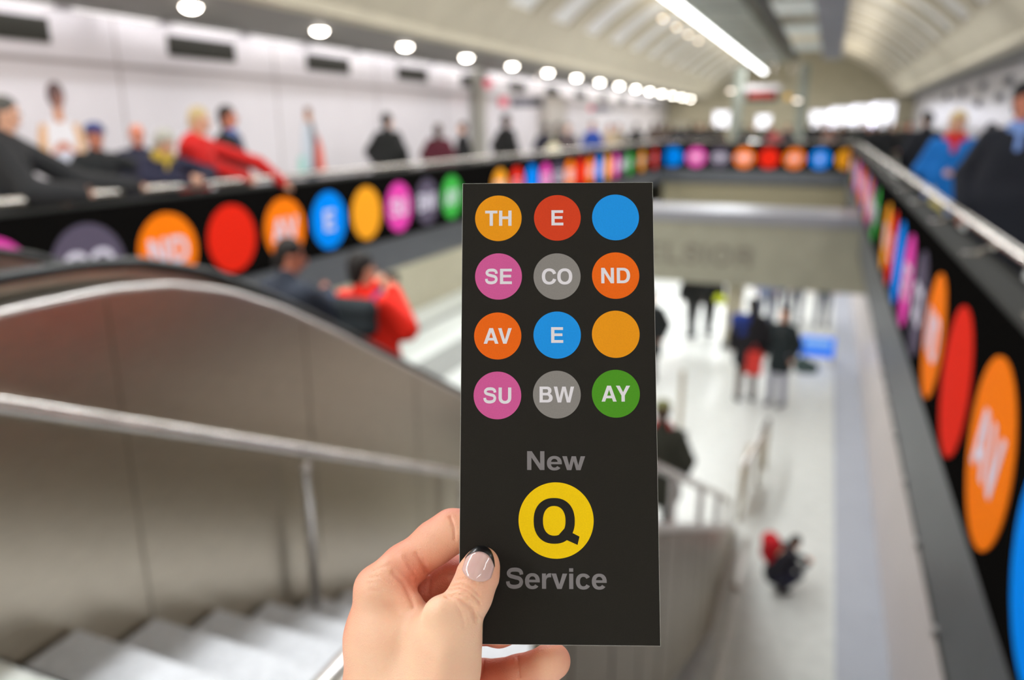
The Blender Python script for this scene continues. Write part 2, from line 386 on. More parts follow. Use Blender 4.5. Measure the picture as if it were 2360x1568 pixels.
# parapet wall behind banners and cap
pw = MB(); pw.box(XL-0.12, XL+0.010, 1.0, YF, 0.0, 0.96); pw.box(XR-0.02, XR+0.10, 1.0, YF, 0.0, 0.96); pw.box(XL-0.12, XR+0.1, YF-0.03, YF+0.09, 0.0, 0.96)
struct(pw.build('wall_parapet', mat('parapet_dark', (60, 60, 60), 0.6)))
pc = MB(); pc.box(XL-0.15, XL+0.05, 1.0, YF, 0.96, 0.985); pc.box(XR-0.05, XR+0.13, 1.0, YF, 0.96, 0.985); pc.box(XL-0.15, XR+0.13, YF-0.05, YF+0.12, 0.96, 0.985)
struct(pc.build('trim_8', mat('parapet_cap', (58, 58, 56), 0.75, 0.0, spec=0.1)))
def parapet_rail(label, pts, posts, zc=1.055):
    root = empty('handrail', (pts[0][0], pts[0][1], 0)); tag(root, label, 'handrail', 'steel handrails on the parapet')
    L0 = np.array([pts[0][0], pts[0][1], 0])
    MB().tube([np.array(p)-L0 for p in pts], 0.031, 14, flat=1.0).build('rail', st_rail, root, smooth=True)
    for (x, y, dx, dy) in posts:
        q = np.array([x, y, 0])-L0
        b = MB(); b.tube([q+(dx, dy, 0.985), q+(dx*0.6, dy*0.6, 1.01), q+(0, 0, zc-0.01)], 0.016, 8); b.box(q[0]+dx-0.05, q[0]+dx+0.05, q[1]+dy-0.05, q[1]+dy+0.05, 0.985, 0.995)
        b.build('post', st_rail, root, smooth=False)
    return root
yy = [1.6+1.52*k for k in range(19)]
parapet_rail('steel handrail along the left parapet under the leaning onlookers', [(XL-0.0, 1.2, 1.06), (XL-0.0, YF-0.5, 1.06), (XL+0.15, YF-0.15, 1.06), (XL+0.5, YF, 1.06)], [(XL, y, -0.05, 0) for y in yy])
parapet_rail('steel handrail across the far end of the opening', [(XL+0.5, YF, 1.06), (XR-0.3, YF, 1.06)], [(-4.9+1.5*k, YF, 0, 0.03) for k in range(4)])
parapet_rail('steel handrail along the right parapet, bright and slanting to the corner', [(XR-0.3, YF, 1.06), (XR+0.02, YF-0.25, 1.06), (XR+0.17, YF-0.8, 1.06), (0.874, 0.9, 1.06)], [(0.874, y, -0.12, 0) for y in yy])

# ------------------------------------------------------------------ wall vents, lamps
g = 'dark air slots high on the white wall'
proto = None
for k in range(-1, 11):
    y = 8.17+2.95*k
    if y+1.25 > Y1: continue
    if proto is None:
        proto = empty('wall_vent'); MB().box(-0.02, 0.012, -0.63, 0.63, -0.13, 0.13).build('recess', dark_vent, proto)
        f = MB()
        for z in (-0.09, -0.03, 0.03, 0.09): f.box(0.012, 0.02, -0.62, 0.62, z-0.004, z+0.004)
        f.build('louvre', mat('vent_louvre', (62, 62, 56), 0.6), proto)
        o = proto
    else: o = copy_tree(proto)
    o.location = (-8.2, y+0.62, 2.66)
    tag(o, ['dark slot vent cut by the left edge of the photo', 'long dark slot vent above the blonde man in red', 'dark slot vent above the mural of the man in a striped scarf', 'dark slot vent above the man in a black coat', 'dark slot vent just left of the grey wall pier'][k+1] if k < 4 else 'small dark slot vent high on the distant left wall', 'vent', g)
def lamp_disc(o_z, name, m, r=0.085):
    root = empty(name)
    MB().lathe([(r+0.025, 0.03), (r+0.03, 0.0), (r+0.005, -0.012), (r, 0.02)]).build('trim_ring', st_rail, root)
    MB().lathe([(r, 0.01), (r*0.97, -0.02), (r*0.75, -0.045), (r*0.35, -0.06)]).build('lens', m, root)
    return root
proto = lamp_disc(2.95, 'ceiling_light', glow_warm, 0.10)
names = ['first downlight of the left walkway row, cut by the top edge', 'second downlight from the top left in the row over the left walkway', 'third downlight of the left walkway row', 'fourth downlight of the left walkway row', 'fifth downlight of the left walkway row, above the pink round sign']
for i in range(-5, 15):
    o = proto if i == -5 else copy_tree(proto)
    o.location = (-6.87, 7.25+2.42*i, 2.95)
    tag(o, names[i] if 0 <= i < 5 else 'small round downlight in the receding row over the left walkway', 'ceiling light', 'round downlights in the grey soffit')
# cove lights washing the top of the white wall
proto = None
for k in range(-6, 24):
    y = 5.9+1.475*k
    if y > Y1-0.5: break
    if proto is None:
        proto = empty('cove_light'); MB().box(-0.05, 0.05, -0.62, 0.62, -0.012, 0.03).build('housing', mat('cove_housing', (220, 220, 220), 0.5), proto); MB().box(-0.04, 0.04, -0.61, 0.61, -0.018, -0.012).build('tube', glow_cove, proto); o = proto
    else: o = copy_tree(proto)
    o.location = (-8.14, y, 2.93)
    tag(o, 'slim cove light in the line washing the top of the white left wall', 'cove light', 'cove lights along the left wall')
# continuous linear luminaire
proto = None
for k in range(22):
    y = -5.0+2.0*k+1.0
    if proto is None:
        proto = empty('linear_light'); MB().box(-0.14, 0.14, -0.98, 0.98, 0.05, 0.16).build('housing', duct_green, proto); MB().tube([(0, -0.96, 0.02), (0, 0.96, 0.02)], 0.075, 12).build('tube', glow_white, proto, smooth=True); o = proto
    else: o = copy_tree(proto)
    o.location = (-3.2, y, 4.0)
    tag(o, 'white tube of the continuous glowing line under the vault', 'linear light', 'linear lights in one line under the vault')
# small spots beside the line
proto = lamp_disc(4, 'spot_light', mat('spot_glow', (255, 236, 214), 0.5, emit=5.0), 0.06)
for i, (x, y, z) in enumerate([(-3.82, 18.5, 4.0), (-3.82, 20.2, 4.0), (-3.82, 21.9, 4.0), (-3.82, 23.6, 4.0)]):
    o = proto if i == 0 else copy_tree(proto); o.location = (x, y, z)
    tag(o, 'small warm spot in the short row left of the glowing line', 'spot light', 'small spots beside the linear lights')
    s_ = MB().tube([(0, 0, 0.02), (0, 0, vz(x-VC)-z+0.2)], 0.012, 6).build('stem', st_rail, o)
# ducts and trays under the crown
root = empty('service_duct', (-2.45, 20, 4.05)); tag(root, 'grey green service duct hung under the crown of the vault', 'duct')
MB().box(-0.5, 0.5, -24, 14, 0.0, 0.5).build('casing', duct_green, root, bevel=0.02)
for y in np.arange(-8, 14, 3.0): MB().box(-0.52, 0.52, y, y+0.07, -0.02, 0.52).build('joint_band', mat('duct_band', (120, 124, 118), 0.5, 0.3), root)
h = MB()
for y in np.arange(-22, 14, 6.0): h.tube([(-0.4, y, 0.5), (-0.4, y, 1.1)], 0.01, 6); h.tube([(0.4, y, 0.5), (0.4, y, 1.2)], 0.01, 6)
h.build('hanger', st_rail, root)
root = empty('cable_tray', (-1.62, 20, 4.1)); tag(root, 'narrow black cable tray between the ceiling ducts', 'cable tray')
MB().box(-0.16, 0.16, -24, 14, 0.0, 0.05).build('tray', mat('tray_black', (48, 50, 46), 0.6), root)
c = MB()
for q in (-0.09, 0.0, 0.09): c.tube([(q, y, 0.08+0.02*math.sin(y*1.3+q*9)) for y in np.arange(-24, 14, 1.0)], 0.03, 6)
c.build('cable', rubber, root)
for i, y in enumerate([14.5, 18.3, 22.6, 27.4]):
    root = empty('ceiling_panel', (-1.0, y, 4.02)); tag(root, 'pale square panel hung beneath the ceiling ducts', 'ceiling panel', 'pale panels under the ducts')
    MB().box(-0.42, 0.42, -1.1, 1.1, 0.0, 0.06).build('panel', duct_white, root, bevel=0.01)
    MB().tube([(-0.3, 0, 0.06), (-0.3, 0, 1.1)], 0.01, 6).tube([(0.3, 0, 0.06), (0.3, 0, 1.0)], 0.01, 6).build('hanger', st_rail, root)
root = empty('service_duct', (-0.28, 20, 3.98)); tag(root, 'blue grey service duct along the right of the vault crown', 'duct')
MB().box(-0.3, 0.34, -24, 12, 0.0, 0.42).build('casing', duct_blue, root, bevel=0.02)
h = MB()
for y in np.arange(-22, 12, 6.0): h.tube([(0, y, 0.42), (0, y, 1.0)], 0.01, 6)
h.build('hanger', st_rail, root)
# far portal: two pillars, hanging display, glowing panels
for i, (x, lab) in enumerate([(-3.75, 'grey green pillar at the far end, left of the red display'), (-1.25, 'grey green pillar at the far end, right of the red display')]):
    root = empty('far_pillar', (x, 34.2, 0)); tag(root, lab, 'pillar', 'pillars beyond the far handrail')
    MB().box(-0.19, 0.19, -0.19, 0.19, 0, 4.0).build('shaft', duct_green, root, bevel=0.03)
    MB().box(-0.24, 0.24, -0.24, 0.24, 0, 0.12).build('base_plate', st_dark, root)
root = empty('train_display', (-2.75, 33.3, 2.55)); tag(root, 'dark hanging train display with a red lit band near the far pillars', 'display sign')
MB().box(-0.62, 0.62, -0.08, 0.08, 0.0, 0.42).build('case', mat('display_black', (30, 28, 26), 0.5), root, bevel=0.01)
MB().box(-0.5, 0.5, -0.087, -0.08, 0.16, 0.34).build('red_band', mat('red_led', (150, 30, 16), 0.5, emit=0.6), root)
MB().box(-0.7, 0.7, -0.1, 0.1, 0.42, 0.62).build('top_panel', mat('display_top', (206, 200, 200), 0.5), root)
MB().tube([(-0.4, 0, 0.62), (-0.4, 0, 1.6)], 0.02, 6).tube([(0.4, 0, 0.62), (0.4, 0, 1.6)], 0.02, 6).build('hanger', st_rail, root)
o = MB().lathe([(0.0, -0.12), (0.1, -0.07), (0.13, 0.0), (0.1, 0.08), (0.0, 0.12)]).build('beacon', mat('amber_beacon', (214, 160, 30), 0.5, emit=0.5), None, smooth=True)
o.location = (-1.75, 33.4, 2.72); tag(o, 'small amber beacon beside the hanging display', 'beacon'); MB().tube([(0, 0, 0.1), (0, 0, 1.40)], 0.012, 6).build('stem', st_rail, o)
proto = None
for i, (x, z, lab) in enumerate([(-4.35, 3.55, 'round warm spot left of the far pillars'), (-1.55, 3.2, 'round warm spot right of the far pillars')]):
    o = lamp_disc(0, 'spot_light', mat('spot_glow2', (255, 240, 225), 0.5, emit=7.0), 0.13); o.location = on_y([1685, 1838][i], [208, 230][i], 33.0)
    tag(o, lab, 'spot light'); MB().tube([(0, 0, 0.02), (0, 0, 2.6)], 0.012, 6).build('stem', st_rail, o)
gp = mat('far_window_glow', (246, 246, 255), 0.5, emit=1.6)
for i, (px, wd, zt, lab) in enumerate([(1662, 0.85, 2.35, 'bright white lit panel far off, left of the pillars'), (1760, 0.75, 2.15, 'bright lit panel seen between the two far pillars'), (1893, 1.08, 2.35, 'bright lit panel right of the far pillars'), (1940, 1.08, 2.5, 'second bright lit panel right of the far pillars'), (1988, 1.06, 2.6, 'third bright lit panel right of the far pillars'), (2035, 1.06, 2.7, 'bright lit panel nearest the far right corner')]):
    c_ = on_y(px, 270, 41.8)
    root = empty('light_panel', (c_[0], 41.9, 0)); tag(root, lab, 'light panel', 'glowing panels on the far wall')
    MB().box(-wd/2, wd/2, 0.02, 0.1, 1.5, zt).build('frame', st_cap, root); MB().box(-wd/2+0.03, wd/2-0.03, 0.0, 0.02, 1.53, zt-0.03).build('diffuser', gp, root)
# left wall furniture: pier, signs
o = MB().box(-8.2, -7.98, 17.5, 17.95, 0, 2.9).build('wall_pier', mat('pier_grey', (148, 146, 138), 0.5)); tag(o, 'grey pier standing against the left wall beside the black-jacketed man', 'pier')
o = MB().box(-8.2, -7.9, 22.3, 24.1, 0, 2.5).build('wall_cabinet', mat('cabinet_beige', (178, 172, 166), 0.5)); tag(o, 'beige grey cabinet block against the distant left wall', 'cabinet')
sr = mat('sign_pink_red', (226, 110, 130), 0.5, emit=0.25)
for px, py, X, r, lab in [(1125, 192, -7.6, 0.125, 'pink red round sign hanging high over the left walkway'), (1160, 235, -7.6, 0.125, 'pink red round sign hanging over the big man in black'), (1362, 250, -7.6, 0.09, 'tiny pink sign far along the left walkway')]:
    p = on_x(px, py, X); root = empty('round_sign', p); tag(root, lab, 'sign', 'round signs over the left walkway')
    q = disc_mb(r, 0.03, 32).build('disc', sr, root); q.rotation_euler = (math.pi/2, 0, 0)
    MB().tube([(0, 0, r), (0, 0, 2.95-p[2])], 0.008, 6).build('hanger', st_rail, root)
p = on_x(1215, 236, -7.6); root = empty('hanging_sign', p); tag(root, 'long dark grey direction sign hanging over the left walkway', 'sign')
MB().box(-0.45, 0.45, -0.04, 0.04, -0.12, 0.12).build('board', mat('sign_slate', (112, 112, 124), 0.5), root); MB().box(0.15, 0.44, -0.045, -0.04, -0.1, 0.1).build('black_panel', mat('sign_black', (44, 44, 44), 0.5), root)
MB().tube([(-0.3, 0, 0.12), (-0.3, 0, 2.95-p[2])], 0.01, 6).tube([(0.3, 0, 0.12), (0.3, 0, 2.95-p[2])], 0.01, 6).build('hanger', st_rail, root)
p = on_x(1385, 252, -7.6); root = empty('hanging_sign', p); tag(root, 'small dark sign hanging far along the left walkway', 'sign')
MB().box(-0.35, 0.35, -0.04, 0.04, -0.1, 0.1).build('board', mat('sign_slate', (112, 112, 124), 0.5), root)
MB().tube([(0, 0, 0.1), (0, 0, 2.95-p[2])], 0.01, 6).build('hanger', st_rail, root)
for i, (px, py) in enumerate([(2320, 188), (2262, 200), (2215, 212), (2180, 222), (2250, 238), (2300, 225)]):
    p = on_x(px, py, 3.44); root = empty('wall_light_box', p); tag(root, 'small dark fitting high on the distant right wall', 'wall fitting', 'dark fittings on the right wall')
    MB().box(0, 0.06, -0.28, 0.28, -0.1, 0.1).build('plate', mat('fitting_grey', (96, 96, 102), 0.5), root); MB().box(-0.015, 0, -0.22, 0.22, -0.06, 0.06).build('slot', dark_vent, root)

# ------------------------------------------------------------------ staircase
TR, RS = 0.34, ZL/16.0*-1
XS0, XS1 = -2.46, -0.60
root = empty('staircase', (0, YN, 0)); tag(root, 'pale grey stone staircase going down between steel side panels', 'staircase')
for i in range(1, 16):
    y0 = TR*(i-1); z1 = -RS*i
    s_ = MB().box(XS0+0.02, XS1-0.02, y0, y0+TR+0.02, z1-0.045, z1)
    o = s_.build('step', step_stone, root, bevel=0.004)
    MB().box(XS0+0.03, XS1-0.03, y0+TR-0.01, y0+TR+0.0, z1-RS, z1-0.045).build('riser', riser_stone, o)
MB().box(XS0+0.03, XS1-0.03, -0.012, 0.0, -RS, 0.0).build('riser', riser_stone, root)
# right solid parapet of the stair
SL = RS/TR
def nose(y): return -SL*(y-YN)
root = empty('stair_parapet', (XS1, YN, 0)); tag(root, 'brushed steel parapet closing the right side of the staircase', 'parapet')
yb = YN+(-ZL+0.82)/SL; ylo = YN+(-ZL-0.22)/SL
pts = [(0.42, nose(YN+0.42)+0.80), (yb-YN, ZL), (ylo-YN, ZL), (0.42, nose(YN+0.42)-0.22)]
MB().prism(pts, 'x', -0.04, 0.04).build('cladding', steel('parapet_steel', (150, 138, 116), 0.34, (1.5, 1.5, 40)), root)
MB().tube([(0, -1.4, 0.85), (0, -0.12, 0.85), (0, 0.05, 0.80), (0, yb-YN-0.1, ZL+0.07)], [0.030, 0.030, 0.034, 0.046], 12, flat=0.8).build('cap', st_cap, root, smooth=True)
MB().tube([(0, -1.3, 0.0), (0, -1.3, 0.85)], 0.024, 10).build('post', st_rail, root)
for k in range(14):
    rl = MB()
    y = 0.55+0.13*k*4
    if nose(y+YN)+0.3 < ZL: break
    rl.prism([(y, nose(y+YN)+0.80), (y+0.012, nose(y+YN)+0.80), (y+0.012, max(ZL, nose(y+YN)-0.2)), (y, max(ZL, nose(y+YN)-0.2))], 'x', 0.04, 0.043)
    rl.build('panel_seam', mat('seam_steel', (150, 140, 126), 0.35, 1.0), root)
root = empty('stair_handrail', (XS1, YN, 0)); tag(root, 'steel handrail on short posts over the right stair parapet', 'handrail')
ry = yb-YN-0.35
MB().tube([(0, 1.75, nose(1.75+YN)+0.85), (0, 1.78, nose(1.78+YN)+1.10), (0, 1.9, nose(1.9+YN)+1.15), (0, ry-1.6, nose(ry-1.6+YN)+1.16), (0, ry-0.2, nose(ry-0.2+YN)+1.12)], 0.026, 12).build('rail', st_rail, root, smooth=True)
for y in np.arange(2.5, ry-0.1, 1.25):
    MB().tube([(0, y, nose(y+YN)+0.82), (0, y, nose(y+YN)+1.14)], 0.022, 8).build('post', st_rail, root)
# left wall-side handrail with slender bracket posts
XH = -2.36
root = empty('stair_handrail', (XH, YN, 0)); tag(root, 'steel handrail running down the left side of the stairs before the steel panel', 'handrail')
def hz(y): return 0.76-0.522*(y-1.55)
MB().tube([(0, -1.2, hz(1.15)+0.0), (0, -0.1, hz(1.2)), (0, 5.0, hz(YN+5.0)), (0, 5.4, hz(YN+5.2)), (0, 6.0, hz(YN+5.25))], 0.030, 16).build('rail', st_rail, root, smooth=True)
for y in (2.95, 4.78, 6.3, 1.25):
    yy_ = y-YN; zt = hz(y)-0.03; zb = nose(y)-0.03 if y > YN else 0
    p = MB().tube([(0.0, yy_, zb), (0.0, yy_, zt-0.10), (0, yy_, zt-0.03)], [0.024, 0.024, 0.018], 10).build('post', st_rail, root, smooth=True)
    MB().lathe([(0.0, -0.032), (0.024, -0.02), (0.032, 0), (0.024, 0.02), (0.0, 0.032)], (0, yy_, zt-0.06), 12).build('ball_joint', st_cap, p, smooth=True)

# ------------------------------------------------------------------ escalator left of the stair
EX1, EX0 = -2.46, -3.92
prof = [(-1.5, 1.04), (1.75, 1.04), (2.05, 1.035), (2.33, 1.00), (2.65, 0.91), (3.0, 0.755), (3.4, 0.54)]
def ez(y):
    if y <= 3.4: return float(np.interp(y, [p[0] for p in prof], [p[1] for p in prof]))
    return 0.54-0.575*(y-3.4)
yend = 3.4+(0.54-(ZL+1.0))/0.575
ysmp = list(np.linspace(-1.5, 1.75, 3))+list(np.linspace(1.85, 3.4, 14))+list(np.linspace(3.7, yend, 8))+[yend+0.4, yend+1.3]
def ez2(y): return max(ez(y), ZL+1.0) if y < yend else ZL+1.0
root = empty('escalator', (0, 0, 0)); tag(root, 'steel clad escalator with black handrail humping over the mezzanine edge', 'escalator')
def eside(xo, xi, sgn, name):
    top = [(y, ez2(y)) for y in ysmp]
    bot = [(yend+1.3, ZL), (-1.5, ZL)]
    o = MB().prism(top+bot, 'x', min(xo, xo-sgn*0.05), max(xo, xo-sgn*0.05)).build('outer_cladding', st_panel, root)
    # inner deck and inner balustrade
    v = []; f = []
    for y in ysmp:
        z = ez2(y); v += [(xo, y, z), (xo-sgn*0.02, y, z+0.02), (xo-sgn*0.11, y, z+0.02), (xo-sgn*0.13, y, z+0.02), (xo-sgn*0.13, y, z-1.0)]
    m_ = 5
    for i in range(len(ysmp)-1):
        for k in range(m_-1): f.append((i*m_+k, i*m_+k+1, (i+1)*m_+k+1, (i+1)*m_+k))
    MB().add(v, f).build('inner_balustrade', st_dark, root)
    cap = MB().tube([(xo-sgn*0.02, y, ez2(y)+0.005) for y in ysmp], 0.022, 8).build('deck_cap', st_cap, root, smooth=True)
    MB().tube([(xo-sgn*0.17, y, ez2(y)+0.095) for y in ysmp], 0.042, 12, flat=0.6).build('handrail_belt', rubber, root, smooth=True)
    g_ = MB()
    for i in range(len(ysmp)-1):
        a, b = ysmp[i], ysmp[i+1]
        g_.prism([(a, ez2(a)-0.9), (b, ez2(b)-0.9), (b, ez2(b)+0.07), (a, ez2(a)+0.07)], 'x', xo-sgn*0.19-0.006, xo-sgn*0.19+0.006)
    g_.build('balustrade_panel', st_panel, root)
    for y in np.arange(2.0, 9.0, 1.15):
        sm_ = MB(); sm_.prism([(y, ez2(y)-0.02), (y+0.008, ez2(y)-0.02), (y+0.008, max(ZL, ez2(y)-1.43)), (y, max(ZL, ez2(y)-1.43))], 'x', *(sorted((xo+sgn*0.0005, xo+sgn*0.0025))))
        sm_.build('panel_seam', mat('seam_steel', (150, 140, 126), 0.35, 1.0), root)
eside(EX1, EX1-0.3, 1, 'right'); eside(EX0, EX0+0.3, -1, 'left')
tread = mat('escalator_tread', (86, 88, 90), 0.5, 0.7, bump=0.5, scale=60, stretch=(60, 1, 1))
for i in range(1, 17):
    y0 = 3.1+0.345*(i-1); z = -0.2*i if i < 14 else -0.2*14
    if z < ZL+0.05: break
    o = MB().box(EX0+0.22, EX1-0.22, y0, y0+0.36, z-0.2, z).build('escalator_step', tread, root)
MB().box(EX0+0.14, EX1-0.14, -1.5, 3.1, -0.1, 0.004).build('landing_plate', st_dark, root)
MB().box(EX0+0.14, EX1-0.14, 3.1+0.345*13, yend+1.2, ZL-0.0, ZL+0.02).build('landing_plate', st_dark, root)

# ------------------------------------------------------------------ low rails at the stair foot, platform fittings
root = empty('queue_rail', (-0.55, 8.5, ZL)); tag(root, 'tan steel queue rail on the platform past the foot of the stairs', 'railing')
MB().tube([(0, 0, 0.7), (0.12, 1.0, 0.7), (0.16, 1.6, 0.7)], 0.03, 10).build('rail', st_rail, root, smooth=True)
for q in ((0, 0), (0.12, 1.0), (0.16, 1.6)): MB().tube([(q[0], q[1], 0), (q[0], q[1], 0.7)], 0.03, 10).build('post', mat('tan_post', (176, 164, 140), 0.5), root, smooth=True)
MB().box(-0.03, 0.03, 0.1, 0.95, 0.2, 0.6).build('infill_panel', mat('tan_post', (176, 164, 140), 0.5), root)
root = empty('floor_strip', (-0.42, 5.5, ZL)); tag(root, 'slim pale steel guide strip on the platform floor right of the stair parapet', 'floor strip')
MB().box(-0.03, 0.03, -1.5, 2.6, 0, 0.03).build('strip', st_cap, root); MB().lathe([(0.04, 0), (0.04, 0.03), (0.02, 0.05)], (0, 1.55, 0.03)).build('glint_knob', st_cap, root)  # bright raised knob added as the highlight on the strip
for px, py, lab in [(1685, 800, 'beige square column behind the couple on the platform'), (1565, 1000, 'slim tan post on the platform between the parapet and the couple')]:
    p = on_z(px, py, ZL); root = empty('platform_column', (p[0], p[1], ZL)); tag(root, lab, 'column')
    if py == 800: MB().box(-0.17, 0.17, -0.17, 0.17, 0, 2.3).build('shaft', beam_tan, root, bevel=0.02); MB().box(-0.2, 0.2, -0.2, 0.2, 0, 0.15).build('base', line_grey, root)
    else: MB().lathe([(0.035, 0), (0.035, 1.0)]).build('shaft', mat('tan_post', (176, 164, 140), 0.5), root); MB().lathe([(0.14, 0), (0.14, 0.02), (0.04, 0.04)]).build('base', line_grey, root)
p = on_z(1880, 835, ZL); root = empty('platform_sign', (p[0], p[1], ZL)); tag(root, 'bright blue rectangular sign standing on the platform near the right wall', 'sign')
MB().box(-0.31, 0.31, -0.02, 0.02, 0.12, 0.52).build('face', mat('sign_blue', (30, 120, 250), 0.4, emit=0.55), root); MB().box(-0.24, 0.24, -0.026, -0.02, 0.32, 0.46).build('pale_band', mat('sign_pale_blue', (150, 200, 255), 0.4, emit=0.3), root)
MB().box(-0.29, -0.25, -0.15, 0.15, 0, 0.12).box(0.25, 0.29, -0.15, 0.15, 0, 0.12).build('foot', st_rail, root)

# ------------------------------------------------------------------ signed-distance bodies -> one continuous surface
def smin(a, b, k):
    h = np.clip(0.5+0.5*(b-a)/k, 0, 1); return b+(a-b)*h-k*h*(1-h)
def d_cone(P, a, b, ra, rb):
    a = np.asarray(a, np.float32); b = np.asarray(b, np.float32); ab = b-a; L2 = float(ab@ab)
    t = np.clip(((P-a)@ab)/max(L2, 1e-12), 0, 1)
    return np.sqrt(((P-a-t[..., None]*ab)**2).sum(-1))-(ra+(rb-ra)*t)
def d_ell(P, c, r, R=None):
    q = P-np.asarray(c, np.float32)
    if R is not None: q = q@R
    r = np.asarray(r, np.float32); k0 = np.sqrt(((q/r)**2).sum(-1)); k1 = np.sqrt(((q/(r*r))**2).sum(-1))
    return k0*(k0-1.0)/np.maximum(k1, 1e-9)
def field(prims):
    def f(P):
        d = None
        for p in prims:
            if p[0] == 'c': e = d_cone(P, p[1], p[2], p[3], p[4]); k = p[5]
            elif p[0] == 'e': e = d_ell(P, p[1], p[2], p[4] if len(p) > 4 else None); k = p[3]
            elif p[0] == '-e': d = -smin(-d, d_ell(P, p[1], p[2]), p[3]); continue
            elif p[0] == '-z': d = np.maximum(d, p[1]-P[..., 2]); continue
            elif p[0] == '+z': d = np.maximum(d, P[..., 2]-p[1]); continue
            elif p[0] == '-h': n_ = np.asarray(p[2], np.float32); d = np.maximum(d, -((P-np.asarray(p[1], np.float32))@n_)); continue
            d = e if d is None else smin(d, e, k)
        return d
    return f
def surface_nets(f, lo, hi, h):
    lo = np.asarray(lo, float)-2*h; hi = np.asarray(hi, float)+2*h
    n = np.ceil((hi-lo)/h).astype(int)+1
    ax = [(lo[i]+h*np.arange(n[i])).astype(np.float32) for i in range(3)]
    V = np.empty(tuple(n), np.float32)
    for i0 in range(0, n[0], 16):
        X = np.stack(np.meshgrid(ax[0][i0:i0+16], ax[1], ax[2], indexing='ij'), -1)
        V[i0:i0+16] = f(X)
    S = V < 0
    c = [(i, j, k) for i in (0, 1) for j in (0, 1) for k in (0, 1)]
    sh = [slice(0, -1), slice(1, None)]
    cnt = sum(S[sh[i], sh[j], sh[k]].astype(np.int8) for i, j, k in c)
    act = (cnt > 0) & (cnt < 8)
    idx = -np.ones(act.shape, np.int64); A = np.argwhere(act); idx[act] = np.arange(len(A))
    pos = np.zeros((len(A), 3)); w_ = np.zeros(len(A))
    for a in c:
        for d in range(3):
            if a[d] == 1: continue
            b = list(a); b[d] = 1
            va = V[A[:, 0]+a[0], A[:, 1]+a[1], A[:, 2]+a[2]]; vb = V[A[:, 0]+b[0], A[:, 1]+b[1], A[:, 2]+b[2]]
            m = (va < 0) != (vb < 0); t = np.where(m, va/np.where(m, va-vb, 1), 0)
            p = np.tile(np.array(a, float), (len(A), 1)); p[:, d] = t
            pos += np.where(m[:, None], p, 0); w_ += m
    pos /= w_[:, None]; verts = lo+(A+pos)*h; faces = []
    for d in range(3):
        u, v = (d+1) % 3, (d+2) % 3
        s0 = [slice(None)]*3; s1 = [slice(None)]*3; s0[d] = slice(0, -1); s1[d] = slice(1, None)
        E_ = np.argwhere(S[tuple(s0)] != S[tuple(s1)])
        E_ = E_[(E_[:, u] > 0) & (E_[:, v] > 0) & (E_[:, u] < n[u]-1) & (E_[:, v] < n[v]-1)]
        q = []
        for du, dv in ((-1, -1), (0, -1), (0, 0), (-1, 0)):
            e = E_.copy(); e[:, u] += du; e[:, v] += dv; q.append(idx[e[:, 0], e[:, 1], e[:, 2]])
        q = np.stack(q, 1); flip = ~S[E_[:, 0], E_[:, 1], E_[:, 2]]; q[flip] = q[flip][:, ::-1]; faces.append(q)
    return verts, np.concatenate(faces)
def mesh_from(name, v, fc, m, parent=None, smooth=True):
    me = bpy.data.meshes.new(name); me.vertices.add(len(v)); me.vertices.foreach_set('co', np.asarray(v, np.float32).ravel())
    me.loops.add(len(fc)*4); me.loops.foreach_set('vertex_index', fc.astype(np.int32).ravel()); me.polygons.add(len(fc))
    me.polygons.foreach_set('loop_start', np.arange(0, len(fc)*4, 4, dtype=np.int32)); me.polygons.foreach_set('use_smooth', [smooth]*len(fc))
    me.update(calc_edges=True); me.validate(); me.materials.append(m)
    o = bpy.data.objects.new(name, me); COL.objects.link(o)
    if parent is not None: o.parent = parent
    return o
def sdf_obj(name, prims, h, m, parent=None):
    pts = []
    for p in prims:
        if p[0] == 'c': r = max(p[3], p[4]); pts += [np.array(p[1])-r, np.array(p[1])+r, np.array(p[2])-r, np.array(p[2])+r]
        elif p[0] == 'e': r = max(p[2]) if len(p) > 4 else np.array(p[2]); pts += [np.array(p[1])-r, np.array(p[1])+r]
    pts = np.array(pts); v, fc = surface_nets(field(prims), pts.min(0), pts.max(0), h)
    return mesh_from(name, v, fc, m, parent)

